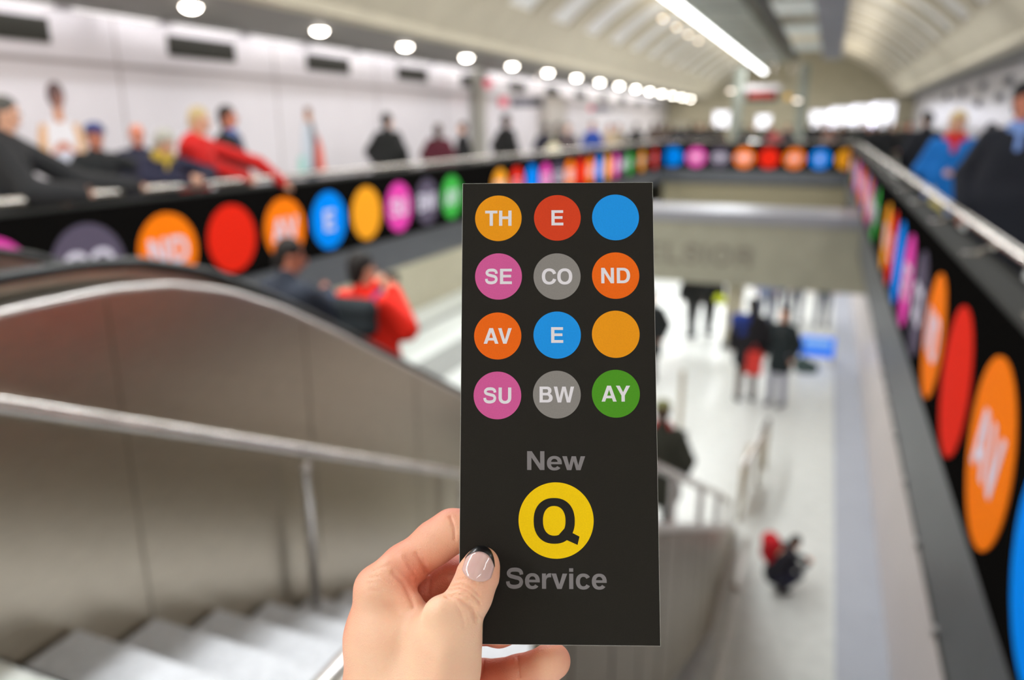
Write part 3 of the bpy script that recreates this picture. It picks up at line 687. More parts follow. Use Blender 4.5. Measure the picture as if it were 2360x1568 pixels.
SKINS = [mat('skin_fair', (222, 168, 140), 0.55), mat('skin_ruddy', (206, 130, 104), 0.55), mat('skin_brown', (140, 96, 70), 0.55)]
def cloth(name, rgb): return mat('cloth_'+name, rgb, 0.85, bump=0.2, scale=60)
HAIRC = dict(black=(30, 24, 20), brown=(66, 46, 32), grey=(176, 174, 164), blond=(198, 176, 130), darkgrey=(84, 82, 78))
def rotx(v, a, piv):   # lean forward (+y) about the pelvis
    v = np.array(v, float)-piv; c, s_ = math.cos(a), math.sin(a)
    return np.array([v[0], v[1]*c+v[2]*s_, v[2]*c-v[1]*s_])+piv
def build_person(o_, h=1.72, lean=0.0, head_tilt=0.0, head_yaw=0.0, la=None, ra=None, stride=0.0, skin=0, hair='brown', style='short', coat=(30, 30, 34), coat_len=0.80, trousers=(34, 34, 40), shoes=(24, 22, 22), bulk=1.0, scarf=None, collar=None, hat=None, res=0.022, skirt=False, crouch=False, hood=False):
    """fills the Empty / returns body mesh; local frame: x right, y forward, z up, feet at z=0, 1.75 m design height"""
    piv = np.array([0, 0, 0.95])
    B = lambda v: rotx(v, lean, piv)
    J = {}
    if crouch:
        J['pel'] = np.array([0, -0.12, 0.34]); J['che'] = np.array([0, 0.06, 0.72]); J['neck'] = np.array([0, 0.14, 0.88]); J['head'] = np.array([0, 0.22, 0.99])
        sh = [np.array([s_*0.18, 0.08, 0.82]) for s_ in (-1, 1)]
        el = [np.array([s_*0.24, 0.26, 0.60]) for s_ in (-1, 1)]; ha = [np.array([s_*0.08, 0.46, 0.62]) for s_ in (-1, 1)]
        hip = [np.array([s_*0.10, -0.10, 0.33]) for s_ in (-1, 1)]; kn = [np.array([s_*0.16, 0.30, 0.42]) for s_ in (-1, 1)]; an = [np.array([s_*0.12, 0.02, 0.09]) for s_ in (-1, 1)]
    else:
        J['pel'] = piv.copy(); J['che'] = B((0, 0, 1.30)); J['neck'] = B((0, -0.01, 1.47)); J['head'] = J['neck']+rotx((0, 0.015, 0.165), lean*0.5+head_tilt, np.zeros(3))
        sh = [B((s_*(0.150+0.02*bulk), -0.01, 1.385)) for s_ in (-1, 1)]
        dflt = [((s_*(0.20+0.08*bulk), -0.06, 1.13), (s_*(0.17+0.08*bulk), 0.08, 0.90)) for s_ in (-1, 1)]
        el, ha = [], []
        for i, a in enumerate((la, ra)):
            e_, w__ = a if a is not None else dflt[i]
            if a is None: e_, w__ = B(e_), B(w__)
            el.append(np.array(e_, float)); ha.append(np.array(w__, float))
        hip = [np.array([s_*0.09, 0, 0.93]) for s_ in (-1, 1)]
        kn = [np.array([s_*0.10, 0.03+s_*stride*0.45, 0.50]) for s_ in (-1, 1)]
        an = [np.array([s_*0.11, s_*stride, 0.08+(0.05 if s_*stride < 0 else 0)]) for s_ in (-1, 1)]
    hd = J['head']; cy_, sy_ = math.cos(head_yaw), math.sin(head_yaw)
    def hp(x, y, z): # head-local point
        q = rotx((x*1.06, y*1.06, z*1.06), lean*0.5+head_tilt+(0.5 if crouch else 0), np.zeros(3)); return hd+np.array([q[0]*cy_-q[1]*sy_, q[0]*sy_+q[1]*cy_, q[2]])
    body = [('e', hp(0, -0.01, 0.025), (0.074, 0.092, 0.088), 0.02), ('e', hp(0, 0.028, -0.045), (0.052, 0.058, 0.066), 0.03),
            ('c', hp(0, 0.088, 0.005), hp(0, 0.106, -0.028), 0.010, 0.015, 0.012), ('e', hp(0.076, -0.008, -0.01), (0.013, 0.022, 0.032), 0.008), ('e', hp(-0.076, -0.008, -0.01), (0.013, 0.022, 0.032), 0.008),
            ('c', hp(-0.02, 0.078, -0.062), hp(0.02, 0.078, -0.062), 0.010, 0.010, 0.01),
            ('c', J['neck']+(0, 0, -0.03), hp(0, -0.015, -0.05), 0.058, 0.052, 0.025),
            ('c', J['neck']+(0, 0, -0.05), J['che'], 0.08, 0.13, 0.05), ('c', J['che'], J['pel'], 0.125, 0.115, 0.06)]
    for s_ in (-1, 1): body.append(('-e', hp(s_*0.03, 0.090, 0.006), (0.014, 0.016, 0.010), 0.008))
    coatp = [('c', sh[0]+(0.04, 0, -0.02), J['neck']+(0, 0, -0.07), 0.075, 0.075, 0.07), ('c', sh[1]+(-0.04, 0, -0.02), J['neck']+(0, 0, -0.07), 0.075, 0.075, 0.07), ('c', J['che']+(-0.06, 0, -0.02), J['pel']+(-0.07*bulk, 0, 0.05), 0.118+0.02*bulk, 0.128*bulk, 0.07), ('c', J['che']+(0.06, 0, -0.02), J['pel']+(0.07*bulk, 0, 0.05), 0.118+0.02*bulk, 0.128*bulk, 0.07),
             ('c', J['neck']+(0, 0, -0.07), J['neck']+(0, -0.01, 0.015), 0.10, 0.072, 0.04)]
    if coat_len < 0.80 and not crouch:
        coatp.append(('c', J['pel']+(-0.04, 0, 0.0), np.array([-0.05, 0.0, coat_len+0.12]), 0.14*bulk, 0.16*bulk, 0.05)); coatp.append(('c', J['pel']+(0.04, 0, 0.0), np.array([0.05, 0.0, coat_len+0.12]), 0.14*bulk, 0.16*bulk, 0.05))
    else: coatp.append(('c', J['pel']+(-0.05, 0, 0), J['pel']+(0.05, 0, -0.05), 0.14*bulk, 0.14*bulk, 0.05))
    for i in (0, 1):
        s_ = (-1, 1)[i]
        body += [('c', sh[i], el[i], 0.048, 0.040, 0.03), ('c', el[i], ha[i], 0.038, 0.026, 0.02)]
        fd = (ha[i]-el[i]); fd /= np.linalg.norm(fd); sd = np.cross(fd, (0, 1, 0) if abs(fd[1]) < 0.8 else (0, 0, 1)); sd /= np.linalg.norm(sd)
        body.append(('c', ha[i]+fd*0.02, ha[i]+fd*0.075, 0.034, 0.034, 0.02))
        if res < 0.024:
            for q, L_ in zip((-1.5, -0.5, 0.5, 1.5), (0.058, 0.07, 0.066, 0.05)):
                b0 = ha[i]+fd*0.09+sd*q*0.019; body.append(('c', b0, b0+fd*L_*0.75+np.cross(fd, sd)*0.02, 0.0105, 0.009, 0.006))
            b0 = ha[i]+fd*0.035-s_*sd*0.02; body.append(('c', b0, b0+fd*0.045-s_*sd*0.035, 0.013, 0.011, 0.008))
        coatp += [('c', sh[i], el[i], 0.060+0.018*bulk, 0.062*bulk, 0.05), ('c', el[i], ha[i]-fd*0.0, 0.066*bulk, 0.046*bulk, 0.02)]
        body += [('c', hip[i], kn[i], 0.075, 0.052, 0.03), ('c', kn[i], an[i], 0.050, 0.034, 0.02), ('c', an[i]+(0, -0.01, -0.03), an[i]+(0, 0.13, -0.045), 0.034, 0.028, 0.02)]
    zc = coat_len if not crouch else 0.24
    o = sdf_obj('person', body, res, SKINS[skin])
    coatp.append(('-z', zc))
    sdf_obj('coat', coatp, res*1.15, cloth('%d_%d_%d' % coat, coat), o)
    if not (skirt and coat_len < 0.5):
        tp = [('c', hip[0]+(0, 0, 0.02), hip[1]+(0, 0, 0.02), 0.12, 0.12, 0.03)]
        for i in (0, 1): tp += [('c', hip[i], kn[i], 0.092, 0.068, 0.02), ('c', kn[i], an[i]+(0, 0, 0.02), 0.066, 0.056, 0.02)]
        sdf_obj('trousers', tp, res*1.15, cloth('%d_%d_%d' % trousers, trousers), o)
    if res < 0.024:
        for s_ in (-1, 1):
            e_ = MB().lathe([(0.0, -0.011), (0.008, -0.007), (0.011, 0), (0.008, 0.007), (0.0, 0.011)], (0, 0, 0), 8).build('eye', mat('eye_dark', (50, 40, 36), 0.2), o, smooth=True); e_.location = hp(s_*0.03, 0.078, 0.006)
        MB().tube([hp(-0.022, 0.082, -0.060), hp(0, 0.090, -0.062), hp(0.022, 0.082, -0.060)], 0.005, 6).build('lips', mat('lips', (164, 92, 84), 0.5), o, smooth=True)
    for i in (0, 1):
        z0 = an[i][2]-0.08
        sdf_obj('shoe', [('c', an[i]+(0, -0.02, -0.025), an[i]+(0, 0.14, -0.045), 0.048, 0.038, 0.02), ('c', an[i]+(0, -0.01, 0.02), an[i]+(0, -0.01, -0.02), 0.046, 0.048, 0.02), ('-z', z0)], 0.018, cloth('%d_%d_%d' % shoes, shoes), o)
    hm = mat('hair_'+hair, HAIRC[hair], 0.7, bump=0.4, scale=90)
    if style != 'bald':
        hp_ = [('e', hp(0, -0.022, 0.045), (0.086, 0.098, 0.090), 0.02)]
        if style == 'long': hp_ += [('c', hp(0, -0.06, 0.0), hp(0, -0.085, -0.20), 0.085, 0.07, 0.04)]
        elif style == 'bob': hp_ += [('c', hp(0, -0.045, 0.02), hp(0, -0.05, -0.07), 0.092, 0.085, 0.03)]
        else: hp_ += [('c', hp(0, -0.05, 0.0), hp(0, -0.062, -0.05), 0.070, 0.055, 0.02)]
        nrm = hp(0, -0.80, 0.62)-hd; nrm /= np.linalg.norm(nrm)
        hp_.append(('-h', hp(0, 0.045, 0.03), nrm)); sdf_obj('hair', hp_, min(res, 0.018), hm, o)
    if hat is not None:
        hp_ = [('e', hp(0, -0.008, 0.06), (0.092, 0.108, 0.075), 0.02)]; up_ = hp(0, 0, 1)-hd
        hp_.append(('-h', hp(0, 0, 0.045), up_/np.linalg.norm(up_)))
        c_ = sdf_obj('cap', hp_, 0.014, cloth('%d_%d_%d' % hat, hat), o)
        MB().tube([hp(-0.05, 0.085, 0.045), hp(0, 0.15, 0.035), hp(0.05, 0.085, 0.045)], 0.02, 8, flat=0.3).build('brim', cloth('%d_%d_%d' % hat, hat), c_, smooth=True)
    if scarf is not None:
        sdf_obj('scarf', [('c', J['neck']+(-0.05, 0.02, -0.01), J['neck']+(0.05, 0.02, -0.01), 0.075, 0.075, 0.03), ('c', J['neck']+(0, 0.07, -0.02), J['che']+(0.02, 0.14, 0.03), 0.05, 0.03, 0.03)], 0.018, cloth('%d_%d_%d' % scarf, scarf), o)
    if collar is not None:
        sdf_obj('collar', [('c', J['neck']+(-0.03, 0.035, -0.02), J['neck']+(0.03, 0.035, -0.02), 0.066, 0.066, 0.02), ('c', J['neck']+(0, 0.07, -0.03), J['che']+(0, 0.125, 0.02), 0.035, 0.03, 0.02)], 0.018, cloth('%d_%d_%d' % collar, collar), o)
    if hood:
        sdf_obj('hood', [('c', J['neck']+(-0.06, -0.06, -0.02), J['neck']+(0.06, -0.06, -0.02), 0.07, 0.07, 0.03)], 0.018, cloth('%d_%d_%d' % coat, coat), o)
    s = h/1.75; o.scale = (s, s, s)
    return o
def place(o, x, y, z, yaw, label, group=None):
    o.location = (x, y, z); o.rotation_euler = (0, 0, math.radians(yaw)); tag(o, label, 'person', group)
    return o

# ------------------------------------------------------------------ people
def person(px, py, X=None, Y=None, z=0.0, yaw=0.0, h=1.72, label='', group=None, la=None, ra=None, **kw):
    """px, py: where the crown of the head shows; la / ra: (elbow, wrist) as world points"""
    p = on_x(px, py, X) if X is not None else on_y(px, py, Y)
    s = h/1.75; ln_, tl_ = kw.get('lean', 0.0), kw.get('head_tilt', 0.0)
    if kw.get('crouch'): hx = np.array([0, 0.2, 0])
    else: hx = rotx((0, -0.01, 1.47), ln_, np.array([0, 0, 0.95]))+rotx((0, 0.015, 0.165), ln_*0.5+tl_, np.zeros(3))
    cw_, sw_ = math.cos(math.radians(yaw)), math.sin(math.radians(yaw))
    x, y = p[0]-s*(-hx[1]*sw_), p[1]-s*(hx[1]*cw_); c, s_ = math.cos(math.radians(-yaw)), math.sin(math.radians(-yaw))
    def loc(q): d = np.array(q, float)-(x, y, z); return (np.array([d[0]*c-d[1]*s_, d[0]*s_+d[1]*c, d[2]])/s)
    if la is not None: la = (loc(la[0]), loc(la[1]))
    if ra is not None: ra = (loc(ra[0]), loc(ra[1]))
    o = build_person(None, h=h, la=la, ra=ra, **kw)
    return place(o, x, y, z, yaw, label, group)
GL = 'onlookers leaning at the left parapet'
person(12, 246, X=-6.30, yaw=-55, h=1.88, lean=0.25, hair='darkgrey', coat=(36, 36, 38), coat_len=0.72, bulk=1.7, trousers=(28, 28, 34),
       ra=((-6.0, 4.35, 1.12), (-5.95, 4.75, 1.08)), la=((-6.14, 4.95, 1.14), (-5.97, 5.33, 1.10)), label='grey-haired person in a dark coat cut by the left edge, arm along the handrail', group=GL)
person(213, 268, X=-6.75, yaw=-100, h=1.66, lean=0.12, skin=1, hair='black', hat=(48, 62, 118), coat=(30, 32, 34), bulk=1.25,
       la=((-6.45, 6.1, 1.16), (-6.3, 6.0, 1.28)), label='person in a blue cap and black jacket behind the left handrail', group=GL)
person(312, 280, X=-7.15, yaw=-120, h=1.66, lean=0.1, skin=1, style='bald', coat=(36, 38, 58), bulk=1.15, label='bald red-faced person in navy half hidden behind the grey-haired woman', group=GL)
person(378, 292, X=-6.02, yaw=-100, h=1.66, lean=0.42, head_tilt=0.35, skin=0, hair='grey', style='bob', coat=(34, 34, 56), bulk=1.3, scarf=(196, 166, 60),
       la=((-6.08, 6.42, 1.16), (-5.96, 6.18, 1.12)), ra=((-6.12, 5.62, 1.14), (-5.96, 5.98, 1.12)), label='grey-haired person in navy with a yellow scarf bending over the handrail', group=GL)
person(458, 250, X=-6.12, yaw=-75, h=1.84, lean=0.32, hair='blond', style='short', coat=(200, 26, 22), bulk=1.25, hood=True, trousers=(70, 20, 24),
       la=((-6.1, 7.22, 1.22), (-5.93, 7.42, 1.0)), ra=((-6.15, 6.6, 1.2), (-5.97, 6.85, 1.09)), label='blonde person in a red hooded jacket leaning on the handrail', group=GL)
person(524, 248, X=-6.85, yaw=-70, h=1.86, lean=0.02, skin=1, hair='black', coat=(26, 26, 27), bulk=1.3, collar=(88, 112, 172), label='dark-haired person in a black leather jacket with a blue collar, in profile', group=GL)
GW = 'people on the left walkway'
person(893, 275, X=-7.2, yaw=-10, h=1.84, hair='black', coat=(20, 22, 22), coat_len=0.45, bulk=1.7, stride=0.16, label='person in a long black coat walking alone before the white wall', group=GW)
person(1010, 290, X=-7.2, yaw=15, h=1.66, hair='brown', style='long', coat=(80, 26, 40), bulk=1.35, label='long-haired person in a maroon coat on the left walkway', group=GW)
person(1065, 290, X=-7.4, yaw=130, h=1.70, hair='brown', coat=(24, 24, 27), bulk=1.3, label='person in a black jacket between the maroon coat and the grey pier', group=GW)
person(1168, 266, X=-6.6, yaw=-35, h=1.86, hair='black', skin=2, coat=(18, 18, 18), coat_len=0.5, bulk=1.7, label='broad person in a big black coat under the pink round sign', group=GW)
person(1258, 296, X=-6.8, yaw=10, h=1.68, hair='black', coat=(42, 42, 56), res=0.03, label='person in a slate jacket in the knot behind the big black coat', group=GW)
person(1286, 296, X=-7.3, yaw=-10, h=1.7, hair='black', coat=(20, 20, 20), res=0.03, label='person in a black jacket beside a cream bag on the left walkway', group=GW)
person(1309, 296, X=-6.8, yaw=200, h=1.68, hair='brown', coat=(92, 82, 84), res=0.03, label='person in a dull mauve coat on the left walkway', group=GW)
person(1365, 292, X=-6.7, yaw=180, h=1.74, hair='brown', skin=1, coat=(38, 72, 160), res=0.03, bulk=1.1, label='person in a bright blue jacket on the left walkway', group=GW)
person(1405, 297, X=-6.7, yaw=170, h=1.68, hair='brown', skin=1, coat=(196, 176, 146), res=0.03, label='person in a tan coat right of the blue jacket', group=GW)
person(1425, 297, X=-6.9, yaw=190, h=1.68, hair='brown', coat=(120, 112, 98), res=0.03, label='person in an olive grey coat behind the tan coat', group=GW)
person(1467, 297, X=-6.7, yaw=0, h=1.7, hair='black', coat=(22, 22, 22), res=0.03, label='lone person in black near the far left corner of the parapet', group=GW)
# bag beside them
p = on_x(1275, 372, -6.35); b = empty('shoulder_bag', (p[0], p[1], 0.72)); tag(b, 'cream shoulder bag showing above the left handrail', 'bag')
MB().lathe([(0.0, -0.0), (0.2, 0.02), (0.24, 0.2), (0.16, 0.42), (0.05, 0.5), (0.0, 0.5)]).build('sack', mat('cream_cloth', (222, 214, 184), 0.8), b, smooth=True)
MB().tube([(0, -0.1, 0.45), (0, -0.05, 0.72), (0, 0.05, 0.72), (0, 0.1, 0.45)], 0.012, 6).build('strap', mat('cream_cloth', (222, 214, 184), 0.8), b)
# distant crowd, variants copied
GC = 'distant crowd beyond the far handrail'
var = []
for i, (hc, cc, sk) in enumerate([('black', (24, 24, 26), 0), ('brown', (40, 34, 32), 1), ('black', (52, 40, 36), 2), ('grey', (30, 32, 40), 0), ('brown', (74, 60, 52), 0), ('black', (22, 22, 24), 1), ('brown', (46, 50, 48), 0)]):
    o = build_person(None, h=1.70, hair=hc, style='long' if i in (1, 4) else 'short', coat=cc, coat_len=0.6 if i % 2 else 0.8, skin=sk, res=0.04, bulk=1.1, stride=0.1*(i % 3)); var.append([o, False])
def crowd(x, y, yaw, lab, grp=GC):
    v = random.choice(var)
    if v[1]: o = copy_tree(v[0])
    else: o = v[0]; v[1] = True
    s = o.scale[0]; k = random.uniform(0.96, 1.05)*1.70/1.75; o.scale = (k, k, k)
    place(o, x, y, 0, yaw, lab, grp)
spots = []
for px in (1508, 1528, 1546, 1563, 1581, 1597, 1613, 1630, 1647, 1662): spots.append((px, random.uniform(32.5, 39)))
for px in (1716, 1738, 1772): spots.append((px, random.uniform(33, 38)))
for px in (1868, 1884, 1897, 1911, 1925, 1938, 1950, 1963, 1977, 1990, 2003, 2017): spots.append((px, random.uniform(31.8, 38)))
for px, y in spots:
    p = on_y(px, 290, y); side = 'left of' if px < 1700 else ('between' if px < 1850 else 'right of')
    crowd(p[0], y, random.choice([0, 0, 180])+random.uniform(-30, 30), 'distant person in dark winter clothes, one of the crowd %s the far pillars' % side, GC+' '+side+' the pillars')
GR = 'people on the right walkway'
for px, X in ((2003, 1.5), (2022, 1.9), (2058, 2.3), (2080, 2.7), (2096, 2.2)):
    p = on_x(px, 292, X)
    if p[1] < 40: crowd(X, p[1], random.uniform(160, 200), 'distant person in dark clothes filing along the right walkway', GR)
person(1815, 300, Y=31.6, yaw=180, h=1.66, hair='brown', skin=1, coat=(40, 34, 44), res=0.03, bulk=1.15, label='person in a dark plum coat at the far handrail right of centre', group='people at the far handrail')
person(1786, 306, Y=31.2, yaw=180, h=1.55, hair='black', skin=1, coat=(176, 56, 62), res=0.03, label='person in red at the centre of the far handrail', group='people at the far handrail')
person(1912, 308, Y=31.1, yaw=180, h=1.55, hair='brown', skin=1, coat=(140, 110, 100), res=0.03, lean=0.1, label='person in dull rose leaning at the far right corner of the handrail', group='people at the far handrail')
person(2045, 288, X=1.55, yaw=5, h=1.74, hair='black', skin=2, coat=(20, 20, 22), coat_len=0.55, bulk=1.2, res=0.03, label='person in a black coat behind the far end of the right handrail', group=GR)
person(2137, 275, X=1.5, yaw=20, h=1.86, hair='black', coat=(22, 24, 32), coat_len=0.45, bulk=1.35, label='tall person in a dark coat left of the blue jacket on the right walkway', group=GR)
person(2210, 272, X=1.32, yaw=180, h=1.80, hair='blond', style='bob', skin=0, head_tilt=0.2, coat=(10, 108, 190), coat_len=0.6, bulk=1.3, scarf=(214, 34, 26), label='blonde person in a bright blue jacket and red scarf by the right handrail', group=GR,
       la=((1.62, 10.35, 1.12), (1.45, 10.2, 1.10)), ra=((1.02, 10.35, 1.14), (1.22, 10.15, 1.12)))
person(2285, 290, X=2.6, yaw=0, h=1.68, hair='black', skin=2, coat=(150, 146, 150), label='dark-haired person further back between the blue jacket and the suited man', group=GR)
person(2372, 208, X=1.35, yaw=165, h=1.95, hair='black', skin=1, hat=(22, 22, 26), coat=(22, 24, 34), coat_len=0.5, bulk=1.28, collar=(120, 150, 210), head_yaw=0.5, label='tall person in a dark overcoat and black cap cut by the right edge', group=GR)
p = on_x(2155, 412, 0.94); b = empty('shopping_bag', (p[0], p[1], 0.585)); tag(b, 'pale yellow bag hanging at the right handrail before the blue jacket', 'bag')
MB().lathe([(0.0, 0.0), (0.12, 0.02), (0.14, 0.22), (0.08, 0.36), (0.0, 0.38)]).build('sack', mat('yellow_cloth', (206, 190, 110), 0.8), b, smooth=True)
MB().tube([(0, -0.05, 0.36), (0, 0, 0.5), (0, 0.05, 0.36)], 0.01, 6).build('strap', mat('yellow_cloth', (206, 190, 110), 0.8), b)
# on the escalator
person(668, 562, Y=4.22, z=-0.8, yaw=-12, h=1.70, hair='black', skin=1, coat=(44, 50, 62), bulk=1.4, head_tilt=0.2, head_yaw=-0.6,
       ra=((-3.14, 4.36, 0.36), (-3.30, 4.52, 0.46)), label='dark-haired person in a slate jacket riding down the escalator', group='riders on the escalator')
red = person(835, 598, Y=4.62, z=-1.0, yaw=-8, h=1.76, hair='black', skin=0, coat=(238, 36, 14), bulk=1.4, hood=False, head_yaw=-0.25,
       ra=((-2.76, 4.72, 0.20), (-2.98, 4.92, 0.42)), la=((-3.34, 4.76, 0.24), (-3.18, 4.96, 0.44)), label='person in a red jacket riding down the escalator taking a picture', group='riders on the escalator')
rx, ry_ = red.location.x, red.location.y
b = sdf_obj('sling_backpack', [('c', (-0.13, 0, 0.04), (0.13, 0, 0.04), 0.08, 0.08, 0.05), ('c', (-0.13, 0, -0.08), (0.13, 0, -0.08), 0.075, 0.075, 0.05)], 0.018, cloth('pack', (40, 46, 50)))
b.location = (rx+0.04, ry_-0.23, 0.37); tag(b, 'black sling backpack on the back of the red-jacketed rider', 'backpack')
MB().tube([(-0.14, 0.0, 0.12), (-0.19, 0.02, -0.05), (-0.15, 0.02, -0.28), (-0.10, 0.04, -0.34)], 0.026, 8, flat=0.5).build('strap', cloth('packblue', (34, 54, 120)), b, smooth=True)
MB().tube([(0.12, 0.0, 0.06), (0.2, 0.1, 0.17)], 0.026, 8, flat=0.5).build('strap', cloth('packblue', (34, 54, 120)), b, smooth=True)
b = MB().box(-0.06, 0.06, -0.03, 0.03, -0.04, 0.04).build('camera', rubber, bevel=0.006); b.location = (-3.08, 5.06, 0.50); tag(b, 'small black camera held up by the red-jacketed rider', 'camera')
MB().tube([(0, 0.03, 0), (0, 0.07, 0)], 0.028, 12).build('camera_lens', rubber, b)
# platform people
GP = 'people on the platform'
p = on_z(1735, 930, ZL); person(1735, 705, Y=p[1]+0.05, z=ZL, yaw=20, h=1.80, hair='black', style='long', skin=0, coat=(26, 24, 28), coat_len=0.62, bulk=1.2, trousers=(92, 76, 66), shoes=(40, 36, 34), res=0.026, label='person in a black coat wearing a blue backpack on the platform', group=GP)
bk = sdf_obj('backpack', [('c', (-0.06, 0, 0.08), (0.06, 0, 0.08), 0.12, 0.12, 0.05), ('c', (-0.06, 0, -0.1), (0.06, 0, -0.1), 0.12, 0.12, 0.05)], 0.03, cloth('bluepack', (34, 56, 130)))
bk.location = (p[0]-0.30, p[1]-0.02, ZL+1.35); tag(bk, 'blue backpack on the black-coated person on the platform', 'backpack')
rb_ = MB().prism([(-0.13, 0), (0.13, 0), (0.11, 0.36), (-0.11, 0.36)], 'y', -0.06, 0.06).build('shopping_bag', mat('bag_red', (206, 50, 40), 0.6)); rb_.location = (p[0]-0.02, p[1]-0.32, ZL+0.62); tag(rb_, 'red bag carried by the black-coated person on the platform', 'bag')
MB().tube([(-0.06, 0, 0.36), (0, 0, 0.5), (0.06, 0, 0.36)], 0.01, 6).build('handle', mat('bag_red', (206, 50, 40), 0.6), rb_)
p = on_z(1805, 938, ZL); person(1808, 728, Y=p[1]+0.05, z=ZL, yaw=160, h=1.68, hair='black', skin=0, coat=(30, 38, 40), coat_len=0.6, bulk=1.0, trousers=(150, 150, 170), shoes=(120, 120, 130), res=0.026, label='slim person in a dark teal coat and pale trousers on the platform', group=GP)
b = sdf_obj('shoulder_bag', [('c', (-0.05, 0, 0), (0.1, 0, -0.03), 0.14, 0.10, 0.05)], 0.03, cloth('tealbag', (66, 84, 82))); b.location = (p[0]+0.28, p[1]-0.1, ZL+0.78); tag(b, 'grey green shoulder bag on the slim person in dark teal', 'bag')
MB().tube([(0, 0.05, 0.05), (-0.2, 0.12, 0.62)], 0.012, 6).build('strap', cloth('tealbag', (66, 84, 82)), b)
p = on_z(1585, 782, ZL); person(1602, 640, Y=p[1], z=ZL, yaw=30, h=1.74, hair='black', coat=(28, 28, 28), bulk=1.2, trousers=(60, 60, 62), stride=0.12, res=0.03, label='person in black farthest left on the platform, just under the beige beam', group=GP)
p = on_z(1640, 775, ZL); person(1640, 640, Y=p[1], z=ZL, yaw=-20, h=1.76, hair='black', coat=(24, 24, 26), bulk=1.15, trousers=(28, 26, 30), stride=-0.14, res=0.03, label='person in black with a lime bag on the platform under the beige beam', group=GP)
b = sdf_obj('small_bag', [('c', (-0.04, 0, 0), (0.04, 0, -0.03), 0.10, 0.10, 0.05)], 0.03, cloth('limebag', (190, 200, 30))); b.location = on_y(1660, 690, p[1]-0.2); tag(b, 'lime yellow bag beside the person in black on the platform', 'bag')
for px, py, cc, lab in [(1770, 757, (110, 120, 150), 'person in grey blue partly hidden by the beige beam, above the pair'), (1800, 745, (60, 140, 160), 'person in turquoise partly hidden by the beige beam'), (1840, 745, (160, 150, 160), 'person in pale mauve partly hidden by the beige beam'), (1905, 755, (70, 80, 74), 'person in dark green against the right wall of the platform')]:
    q = on_z(px, py, ZL); person(px, 640, Y=q[1], z=ZL, yaw=180, h=1.7, hair='black', coat=cc, trousers=(90, 94, 110), res=0.035, label=lab, group=GP)
q = on_z(1500, 880, ZL); person(1500, 740, Y=q[1], z=ZL, yaw=170, h=1.7, hair='black', coat=(24, 26, 26), coat_len=0.5, bulk=1.2, res=0.03, label='person in black mostly hidden behind the right edge of the card', group=GP)
p = on_y(1528, 938, 7.5); person(1528, 938, Y=7.5, z=ZL, yaw=10, h=1.74, hair='brown', hat=(122, 124, 76), coat=(46, 46, 36), coat_len=0.6, bulk=1.2, scarf=(190, 60, 60), res=0.024, label='person in an olive cap and dark green coat at the foot of the stairs', group=GP)
p = on_z(1812, 1352, ZL); person(1822, 1330, Y=p[1]-0.08, z=ZL, yaw=-70, h=0.98, crouch=True, hair='black', coat=(38, 36, 44), coat_len=0.24, bulk=1.0, trousers=(40, 40, 60), label='person crouching alone on the platform floor with a red pack', group=GP)
b = sdf_obj('backpack', [('c', (-0.05, 0, 0.05), (0.05, 0, 0.05), 0.09, 0.09, 0.05), ('c', (-0.05, 0, -0.08), (0.05, 0, -0.08), 0.09, 0.09, 0.05)], 0.022, cloth('redpack', (196, 22, 34))); b.location = (p[0]-0.18, p[1]-0.02, ZL+0.42); b.rotation_euler = (0, 0, math.radians(-70)); tag(b, 'red backpack on the crouching person', 'backpack')
# wall mosaics: plain generic life-size figures set flush in the wall
def mosaic(root_name, label, y, pieces):
    root = empty(root_name, (-8.199, y, 0), math.pi/2); tag(root, label, 'wall mosaic', 'life-size mosaic figures on the white wall')
    for i, (nm, rgb, poly) in enumerate(pieces):
        MB().prism([(a, b) for a, b in poly], 'y', -0.008-0.002*i, 0.0).build(nm, mat('mosaic_%d_%d_%d' % rgb, rgb, 0.5, var=0.1, scale=50), root)
def el(cx, cz, rx, rz, n=20): return [(cx+rx*math.cos(2*math.pi*k/n), cz+rz*math.sin(2*math.pi*k/n)) for k in range(n)]
mosaic('mosaic_figure', 'mosaic figure in a white sleeveless top holding a round pale bowl', 6.42, [
    ('legs', (150, 130, 120), [(-0.16, 0.2), (0.16, 0.2), (0.15, 0.95), (-0.15, 0.95)]),
    ('top', (236, 234, 240), [(-0.19, 0.9), (0.19, 0.9), (0.20, 1.55), (0.10, 1.72), (-0.10, 1.72), (-0.20, 1.55)]),
    ('arm', (226, 178, 130), [(-0.27, 1.30), (-0.17, 1.20), (-0.19, 1.45), (-0.17, 1.66), (-0.24, 1.66), (-0.29, 1.5)]),
    ('arm', (226, 178, 130), [(0.27, 1.30), (0.17, 1.20), (0.19, 1.45), (0.17, 1.66), (0.24, 1.66), (0.29, 1.5)]),
    ('forearm', (204, 130, 100), [(-0.27, 1.22), (-0.22, 1.18), (0.0, 1.36), (0.22, 1.18), (0.27, 1.22), (0.05, 1.46), (-0.05, 1.46)]),
    ('bowl', (214, 216, 232), el(0, 1.22, 0.17, 0.15)), ('neck', (206, 140, 100), [(-0.05, 1.68), (0.05, 1.68), (0.04, 1.88), (-0.04, 1.88)]),
    ('hair', (92, 70, 70), el(0, 1.98, 0.10, 0.14)), ('face', (150, 104, 90), el(0.02, 1.92, 0.055, 0.085))])
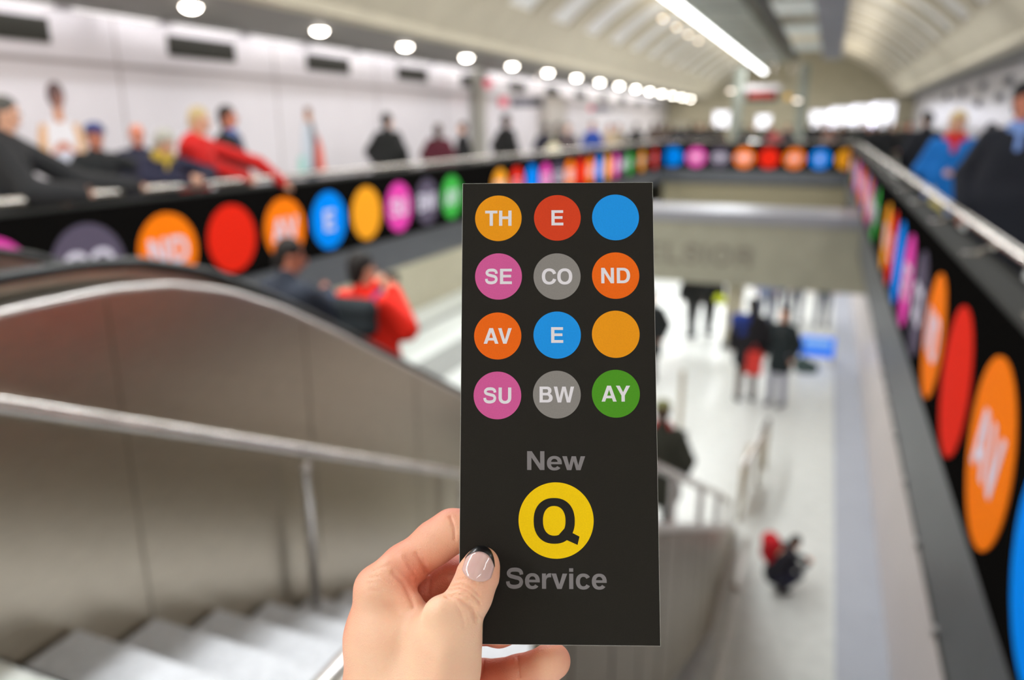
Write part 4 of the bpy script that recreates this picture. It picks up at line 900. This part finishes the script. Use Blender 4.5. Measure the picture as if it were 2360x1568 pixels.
mosaic('mosaic_figure', 'mosaic figure in pale shirt and dark scarf with a coral coat over one arm', 11.05, [
    ('legs', (96, 104, 120), [(-0.16, 0.2), (0.16, 0.2), (0.15, 0.95), (-0.15, 0.95)]), ('shirt', (196, 206, 218), [(-0.24, 0.9), (0.2, 0.9), (0.16, 1.5), (0.04, 1.70), (-0.12, 1.70), (-0.2, 1.4)]),
    ('scarf', (92, 84, 92), [(0.0, 0.85), (0.12, 0.85), (0.26, 1.2), (0.10, 1.72), (0.02, 1.72), (0.06, 1.3)]), ('coat', (226, 112, 96), [(0.14, 0.8), (0.40, 0.8), (0.34, 1.25), (0.22, 1.5), (0.14, 1.2)]),
    ('bag', (150, 210, 200), [(-0.36, 0.85), (-0.18, 0.85), (-0.2, 1.15), (-0.3, 1.15)]), ('head', (190, 134, 96), el(0.0, 1.80, 0.085, 0.12)), ('hair', (120, 86, 66), el(0.0, 1.88, 0.085, 0.06))])

# ------------------------------------------------------------------ the brochure held up in front
def from_cam(p): return EYE+RT*p[0]-UP*p[1]+FW*p[2]      # metric point right / down / forward of the eye
def px3(x, y, d): return np.array([(x-CX)/F_PX*d, (y-CY)/F_PX*d, d])
r1 = np.array([0.9996, -0.0009, -0.0289]); r1 /= np.linalg.norm(r1)
r2 = np.array([0.0175, 0.9947, -0.1015]); r2 -= r1*(r1@r2); r2 /= np.linalg.norm(r2)
T0 = np.array([-0.0235, -0.0745, 0.3614]); CWD, CHT = 0.0900, 0.2118
nrm_c = np.cross(r1, r2)                                   # away from the eye
cen = T0+r1*CWD/2+r2*CHT/2
dirw = lambda v: RT*v[0]-UP*v[1]+FW*v[2]
root = empty('brochure'); Xw, Yw, Zw = dirw(r1), -dirw(r2), -dirw(nrm_c); cw = from_cam(cen)
root.matrix_world = Matrix(((Xw[0], Yw[0], Zw[0], cw[0]), (Xw[1], Yw[1], Zw[1], cw[1]), (Xw[2], Yw[2], Zw[2], cw[2]), (0, 0, 0, 1)))
tag(root, 'narrow black brochure with twelve coloured roundels and a yellow Q, held upright in one hand', 'brochure')
paper = mat('paper_white', (236, 234, 228), 0.8)
card_black = mat('print_black', (39, 36, 32), 0.8, bump=0.12, scale=1800, var=0.12, spec=0.12)
MB().box(-CWD/2, CWD/2, -CHT/2, CHT/2, -0.0006, -0.00005).build('paper_core', paper, root)
MB().box(-CWD/2+0.0001, CWD/2-0.0001, -CHT/2+0.0001, CHT/2-0.0001, -0.00005, 0.0).build('front_cover', card_black, root)
PC = dict(amber=(236, 152, 24), red=(212, 66, 34), blue=(32, 148, 234), pink=(210, 92, 154), grey=(138, 133, 130), orange=(238, 104, 22), green=(78, 148, 36), yellow=(247, 204, 12))
PM = {k: mat('print_'+k, v, 0.7, bump=0.05, scale=1500, var=0.06, spec=0.1) for k, v in PC.items()}
print_white = mat('print_white', (226, 221, 228), 0.7, spec=0.1); print_grey = mat('print_text_grey', (128, 123, 125), 0.7, spec=0.1)
cards = [('TH', 'amber', .1899, .0802), ('E', 'red', .4996, .08), ('', 'blue', .8034, .0797), ('SE', 'pink', .1918, .212), ('CO', 'grey', .4967, .2125), ('ND', 'orange', .8005, .2109),
         ('AV', 'orange', .189, .3446), ('E', 'blue', .4961, .3428), ('', 'amber', .7975, .3411), ('SU', 'pink', .1885, .4751), ('BW', 'grey', .4932, .4731), ('AY', 'green', .7944, .471)]
for txt, c_, u, v in cards:
    d = disc_mb(0.0110, 0.00004, 96).build('roundel', PM[c_], root); d.location = ((u-0.5)*CWD, (0.5-v)*CHT, 0.00003)
    if txt:
        l = bpy.data.objects.new('lettering', text_data(txt, 0.0073, 0.0001, print_white)); COL.objects.link(l); l.parent = d; l.location = (0, 0, 0.00004)
d = disc_mb(0.0170, 0.00004, 128).build('roundel', PM['yellow'], root); d.location = ((.4867-0.5)*CWD, (0.5-.742)*CHT, 0.00003)
l = text_mesh('Q', 0.0194, 0.0001).build('lettering', card_black, d); l.location = (0.0002, -0.0002, 0.00004)
l = text_mesh('New', 0.0085, 0.0001, width=0.0265).build('lettering', print_grey, root); l.location = ((.4882-0.5)*CWD, (0.5-.6155)*CHT, 0.00003)
l = text_mesh('Service', 0.0091, 0.0001, width=0.0452).build('lettering', print_grey, root); l.location = ((.4867-0.5)*CWD, (0.5-.8633)*CHT, 0.00003)

# ------------------------------------------------------------------ the hand
def card_depth(x, y):      # distance forward of the eye where pixel ray meets the card plane
    q = np.array([(x-CX)/F_PX, (y-CY)/F_PX, 1.0]); return float((T0@nrm_c)/(q@nrm_c))
def HP(x, y, dz):          # joint seen at pixel (x, y), dz mm behind (+) or before (-) the card plane
    return px3(x, y, card_depth(x, y)+dz/1000.0)
def cc(a, b, ra, rb, k=6): return ('c', a, b, ra/1000.0, rb/1000.0, k/1000.0)
wrist = HP(900, 1730, 26)
thumb = [('e', HP(1028, 1414, -12.6), (0.0100, 0.0080, 0.0085), 0.005), ('e', HP(1040, 1545, -4), (0.012, 0.017, 0.013), 0.008), cc(HP(1111, 1301, -8.2), HP(1102, 1325, -9.0), 7.6, 8.9, 3), cc(HP(1102, 1325, -9.0), HP(1084, 1372, -9.5), 8.9, 9.0, 3), cc(HP(1084, 1372, -9.5), HP(1044, 1450, -8), 9.4, 10.6, 3),
         cc(HP(1040, 1450, -8), HP(1030, 1478, -4), 11.4, 13.0, 3), cc(HP(1030, 1478, -4), HP(985, 1640, 8), 14.2, 19, 8)]
index = [cc(HP(874, 1360, 13), HP(930, 1308, 13), 11.0, 10.0, 6), cc(HP(930, 1308, 13), HP(1004, 1250, 13), 10.0, 9.7, 4), cc(HP(1004, 1250, 13), HP(1042, 1224, 12.5), 9.7, 9.6, 4), cc(HP(1042, 1224, 12.5), HP(1105, 1218, 9.2), 9.4, 8.4, 4), cc(HP(1105, 1218, 9.2), HP(1190, 1240, 8.0), 8.0, 7.0, 4)]
middle = [cc(HP(900, 1400, 30), HP(1040, 1328, 28), 10.5, 9.4, 6), cc(HP(1040, 1328, 28), HP(1140, 1322, 16), 9.0, 8.2, 4), cc(HP(1140, 1322, 16), HP(1235, 1335, 8.4), 8.0, 7.2, 4)]
ringf = [cc(HP(930, 1450, 44), HP(1060, 1448, 44), 10.2, 8.8, 6), cc(HP(1060, 1448, 44), HP(1150, 1450, 24), 8.6, 7.8, 4), cc(HP(1150, 1450, 24), HP(1230, 1440, 8.6), 7.8, 6.8, 4)]
pinky = [cc(HP(960, 1540, 50), HP(1095, 1572, 40), 9.5, 8.0, 6), cc(HP(1095, 1572, 40), HP(1110, 1562, 38), 8.2, 8.4, 3), cc(HP(1110, 1562, 38), HP(1195, 1552, 26), 8.1, 7.8, 3), cc(HP(1195, 1552, 26), HP(1268, 1527, 18), 8.0, 7.8, 3), cc(HP(1268, 1527, 18), HP(1277, 1523, 17), 7.9, 7.5, 3)]
palm = [cc(HP(874, 1360, 13), HP(872, 1470, 16), 11.2, 14.5, 8), cc(HP(872, 1470, 16), HP(880, 1640, 20), 14.5, 20, 8), cc(HP(900, 1400, 30), wrist, 11, 20, 10), cc(HP(930, 1450, 44), wrist+(0, 0, 0.006), 10.5, 20, 10), cc(HP(960, 1540, 50), wrist+(0, 0, 0.012), 10, 18, 10),
        cc(HP(925, 1470, 10), HP(935, 1600, 12), 13, 19, 12), cc(HP(945, 1442, 8), HP(1010, 1450, -2), 6.5, 8.5, 8), cc(HP(893, 1328, 8), HP(960, 1404, 5), 7.0, 4.8, 3), cc(HP(985, 1640, 8), wrist, 19, 25, 14), cc(wrist, HP(840, 2120, 46), 25, 29, 20), cc(HP(840, 2120, 46), HP(760, 2700, 80), 29, 36, 20)]
prims = thumb+palm+index+middle
def hand_field(P):
    # fingers stay apart from one another, each blended only into the palm
    fp = field(palm)(P); out = None
    for grp, k in ((thumb, 0.007), (index, 0.004), (middle, 0.0035), (ringf, 0.0035), (pinky, 0.004)):
        g_ = field(grp)(P); g_ = smin(g_, fp, k); out = g_ if out is None else np.minimum(out, g_)
    return out
allp = thumb+index+middle+ringf+pinky+palm[:-1]
pts_ = np.array([q+s_*p[3] for p in allp if p[0] == 'c' for q in (p[1], p[2]) for s_ in (-1, 1)])
hv, hf = surface_nets(hand_field, pts_.min(0), np.minimum(pts_.max(0)+0, (1, 0.24, 1)), 0.0013)
# one round of quad refinement, then exact projection on the field
def refine(v, f):
    e = np.concatenate([f[:, [0, 1]], f[:, [1, 2]], f[:, [2, 3]], f[:, [3, 0]]]); e.sort(1)
    ue, inv = np.unique(e, axis=0, return_inverse=True); inv = inv.ravel(); n0, ne, nf = len(v), len(ue), len(f)
    nv = np.concatenate([v, v[ue].mean(1), v[f].mean(1)]); E4 = (inv.reshape(4, nf).T)+n0; C = np.arange(nf)+n0+ne
    nf4 = np.concatenate([np.stack([f[:, k], E4[:, k], C, E4[:, (k-1) % 4]], 1) for k in range(4)]); return nv, nf4
hv, hf = refine(hv, hf)
def grad(P, f, e=0.0003):
    g_ = np.stack([f(P+d)-f(P-d) for d in np.eye(3, dtype=np.float32)*e], -1)/(2*e); return g_
for _ in range(3):
    P = hv.astype(np.float32); d = hand_field(P); g_ = grad(P, hand_field); hv = hv-(d/np.maximum((g_*g_).sum(-1), 0.3))[:, None]*g_
gn = grad(hv.astype(np.float32), hand_field); gn /= np.linalg.norm(gn, axis=-1, keepdims=True)
U = CX+F_PX*hv[:, 0]/hv[:, 2]; Vv = CY+F_PX*hv[:, 1]/hv[:, 2]
front = np.clip(-(gn*(hv/np.linalg.norm(hv, axis=1, keepdims=True))).sum(-1)*2.0, 0, 1)
def crease(poly, depth, wpx, zmax=None):
    best = np.full(len(hv), 1e9)
    for a, b in zip(poly[:-1], poly[1:]):
        a = np.array(a, float); b = np.array(b, float); ab = b-a; t = np.clip(((U-a[0])*ab[0]+(Vv-a[1])*ab[1])/(ab@ab), 0, 1)
        best = np.minimum(best, np.hypot(U-a[0]-t*ab[0], Vv-a[1]-t*ab[1]))
    m = np.exp(-(best/wpx)**2)*front
    if zmax is not None: m = m*(hv[:, 2] < zmax)
    return depth*m
off = np.zeros(len(hv))
for pl, dp, wp in [([(1040, 1352), (1060, 1347), (1085, 1356), (1104, 1372)], -0.35, 3.0), ([(1034, 1362), (1058, 1357), (1084, 1368), (1106, 1390)], -0.40, 3.0), ([(1046, 1372), (1070, 1372), (1092, 1386)], -0.3, 3.0), ([(1050, 1338), (1072, 1334), (1096, 1343)], -0.22, 3.0),
                   ([(1030, 1376), (1062, 1385), (1090, 1408), (1098, 1432)], -0.6, 5), ([(975, 1290), (990, 1330), (988, 1370)], -0.35, 4), ([(858, 1318), (876, 1309), (896, 1306)], -0.15, 2.5), ([(1052, 1395), (1066, 1420), (1070, 1445)], -0.2, 3), ([(1075, 1380), (1100, 1410), (1112, 1425)], -0.18, 3.0),
                   ([(1038, 1192), (1046, 1215), (1048, 1245)], -0.4, 3.0), ([(958, 1276), (972, 1300), (982, 1322)], -0.45, 4.0), ([(940, 1300), (958, 1328), (965, 1352)], -0.3, 4.0), ([(905, 1320), (930, 1345), (945, 1375), (952, 1398)], -0.5, 5.0), ([(1192, 1515), (1198, 1560)], -0.25, 3.0), ([(1115, 1520), (1110, 1560)], -0.2, 3.0),
                   ([(852, 1332), (880, 1328), (905, 1345)], -0.16, 3.0), ([(846, 1345), (876, 1342), (905, 1362)], -0.14, 3.0), ([(850, 1362), (880, 1362)], -0.14, 3.0)]:
    off += crease(pl, dp*2.3/1000, wp)
off += crease([(888, 1302), (930, 1338), (962, 1388)], 0.0008, 11)+crease([(925, 1285), (955, 1325), (972, 1370)], 0.0006, 8)
off += crease([(1015, 1400), (1045, 1388)], 0.0010, 22) + crease([(1020, 1520), (1010, 1560)], 0.0016, 26)          # knuckle and joint swellings
off += crease([(860, 1330)], 0, 1) if False else 0
hv = hv+gn*off[:, None]
hc = px3(1000, 1430, 0.345)
skin = bpy.data.materials.new('hand_skin'); skin.use_nodes = True; nt = skin.node_tree; N = nt.nodes; L = nt.links; bs = N['Principled BSDF']
at = N.new('ShaderNodeAttribute'); at.attribute_name = 'flush_shade'; mx = N.new('ShaderNodeMix'); mx.data_type = 'RGBA'; mx.inputs['A'].default_value = (*lin((253, 212, 180)), 1); mx.inputs['B'].default_value = (*lin((220, 120, 92)), 1)
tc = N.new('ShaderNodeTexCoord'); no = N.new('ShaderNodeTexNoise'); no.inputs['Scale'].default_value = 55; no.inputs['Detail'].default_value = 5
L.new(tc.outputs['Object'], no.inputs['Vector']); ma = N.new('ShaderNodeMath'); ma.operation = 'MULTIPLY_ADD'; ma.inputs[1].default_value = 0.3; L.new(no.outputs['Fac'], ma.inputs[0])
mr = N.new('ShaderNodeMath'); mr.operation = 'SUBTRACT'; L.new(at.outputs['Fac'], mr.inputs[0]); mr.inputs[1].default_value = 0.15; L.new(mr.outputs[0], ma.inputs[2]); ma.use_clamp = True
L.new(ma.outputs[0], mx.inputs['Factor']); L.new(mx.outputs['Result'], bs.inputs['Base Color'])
bs.inputs['Roughness'].default_value = 0.48; bs.inputs['Subsurface Weight'].default_value = 0.35; bs.inputs['Subsurface Radius'].default_value = (1.0, 0.3, 0.15); bs.inputs['Subsurface Scale'].default_value = 0.004
vo = N.new('ShaderNodeTexVoronoi'); vo.inputs['Scale'].default_value = 1500; L.new(tc.outputs['Object'], vo.inputs['Vector']); n2 = N.new('ShaderNodeTexNoise'); n2.inputs['Scale'].default_value = 700; n2.inputs['Detail'].default_value = 3; L.new(tc.outputs['Object'], n2.inputs['Vector'])
ad = N.new('ShaderNodeMath'); ad.operation = 'ADD'; L.new(vo.outputs['Distance'], ad.inputs[0]); L.new(n2.outputs['Fac'], ad.inputs[1]); bp = N.new('ShaderNodeBump'); bp.inputs['Strength'].default_value = 0.45; bp.inputs['Distance'].default_value = 0.0003
L.new(ad.outputs[0], bp.inputs['Height']); L.new(bp.outputs[0], bs.inputs['Normal'])
hand = mesh_from('hand', hv-hc, hf, skin)
fl_ = np.clip(0.15+0.85/(1+np.exp(-(hv[:, 2]-0.352)/0.004)), 0, 1)                       # curled fingers redder, with the card's shade put into the colour
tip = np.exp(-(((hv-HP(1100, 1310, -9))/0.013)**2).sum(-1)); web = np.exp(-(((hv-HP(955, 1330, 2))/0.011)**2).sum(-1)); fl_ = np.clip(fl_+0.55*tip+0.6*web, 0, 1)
a_ = hand.data.attributes.new('flush_shade', 'FLOAT', 'POINT'); a_.data.foreach_set('value', fl_.astype(np.float32)[:len(hand.data.vertices)])
hw = from_cam(hc); B3 = (RT, -UP, FW)
HM = Matrix(((B3[0][0], B3[1][0], B3[2][0], hw[0]), (B3[0][1], B3[1][1], B3[2][1], hw[1]), (B3[0][2], B3[1][2], B3[2][2], hw[2]), (0, 0, 0, 1)))
hand.matrix_world = HM
tag(hand, 'left hand pinching the brochure between thumb and curled fingers, nail with a black tip', 'hand')
# thumb nail: patch laid on the thumb surface
def march(x, y):
    o = np.zeros(3); d = px3(x, y, 1.0); t = 0.29
    for _ in range(60):
        v_ = float(hand_field((d*t)[None].astype(np.float32))[0]); t += v_*0.8
        if abs(v_) < 1e-5: break
    return d*t
def nail_patch(name, m, s0, s1, w_, lift, parent, curve=True):
    ax = np.array([1116.0, 1262.0])-np.array([1092.0, 1340.0]); ln = np.linalg.norm(ax); ax /= ln; sd = np.array([-ax[1], ax[0]]); base = np.array([1093.5, 1338.0]); NU, NV = 17, 14; v = []; f = []
    for j in range(NV):
        for i in range(NU):
            u = -1+2*i/(NU-1)
            lo_ = s0(u); hi_ = s1(u); t = lo_+(hi_-lo_)*j/(NV-1)
            p = base+ax*t*ln+sd*u*w_
            q = march(*p); g_ = grad(q[None].astype(np.float32), hand_field)[0]; g_ /= np.linalg.norm(g_); q = q+g_*lift*(1.0-0.6*abs(u)**4); v.append(q-hc)
    for j in range(NV-1):
        for i in range(NU-1): f.append((j*NU+i, j*NU+i+1, (j+1)*NU+i+1, (j+1)*NU+i))
    o = mesh_from(name, np.array(v), np.array(f), m, parent); s_ = o.modifiers.new('solid', 'SOLIDIFY'); s_.thickness = 0.0004; s_.offset = 0; return o
low = lambda u: 0.20*abs(u)**2.6
smile = lambda u: 0.80-0.30*abs(u)**2.2
tipf = lambda u: 0.965-0.42*abs(u)**2.4
nail_m = mat('nail_pink', (224, 178, 172), 0.12, coat=1.0, sss=0.2); tip_m = mat('nail_black', (14, 13, 14), 0.3, coat=0.15)
nail = nail_patch('thumbnail', nail_m, low, lambda u: smile(u)+0.0, 34, 0.0005, hand); tag(nail, 'glossy pink thumbnail', None)
nt_ = nail_patch('nail_tip', tip_m, smile, tipf, 34, 0.00055, nail); tag(nt_, 'black painted nail tip', None)
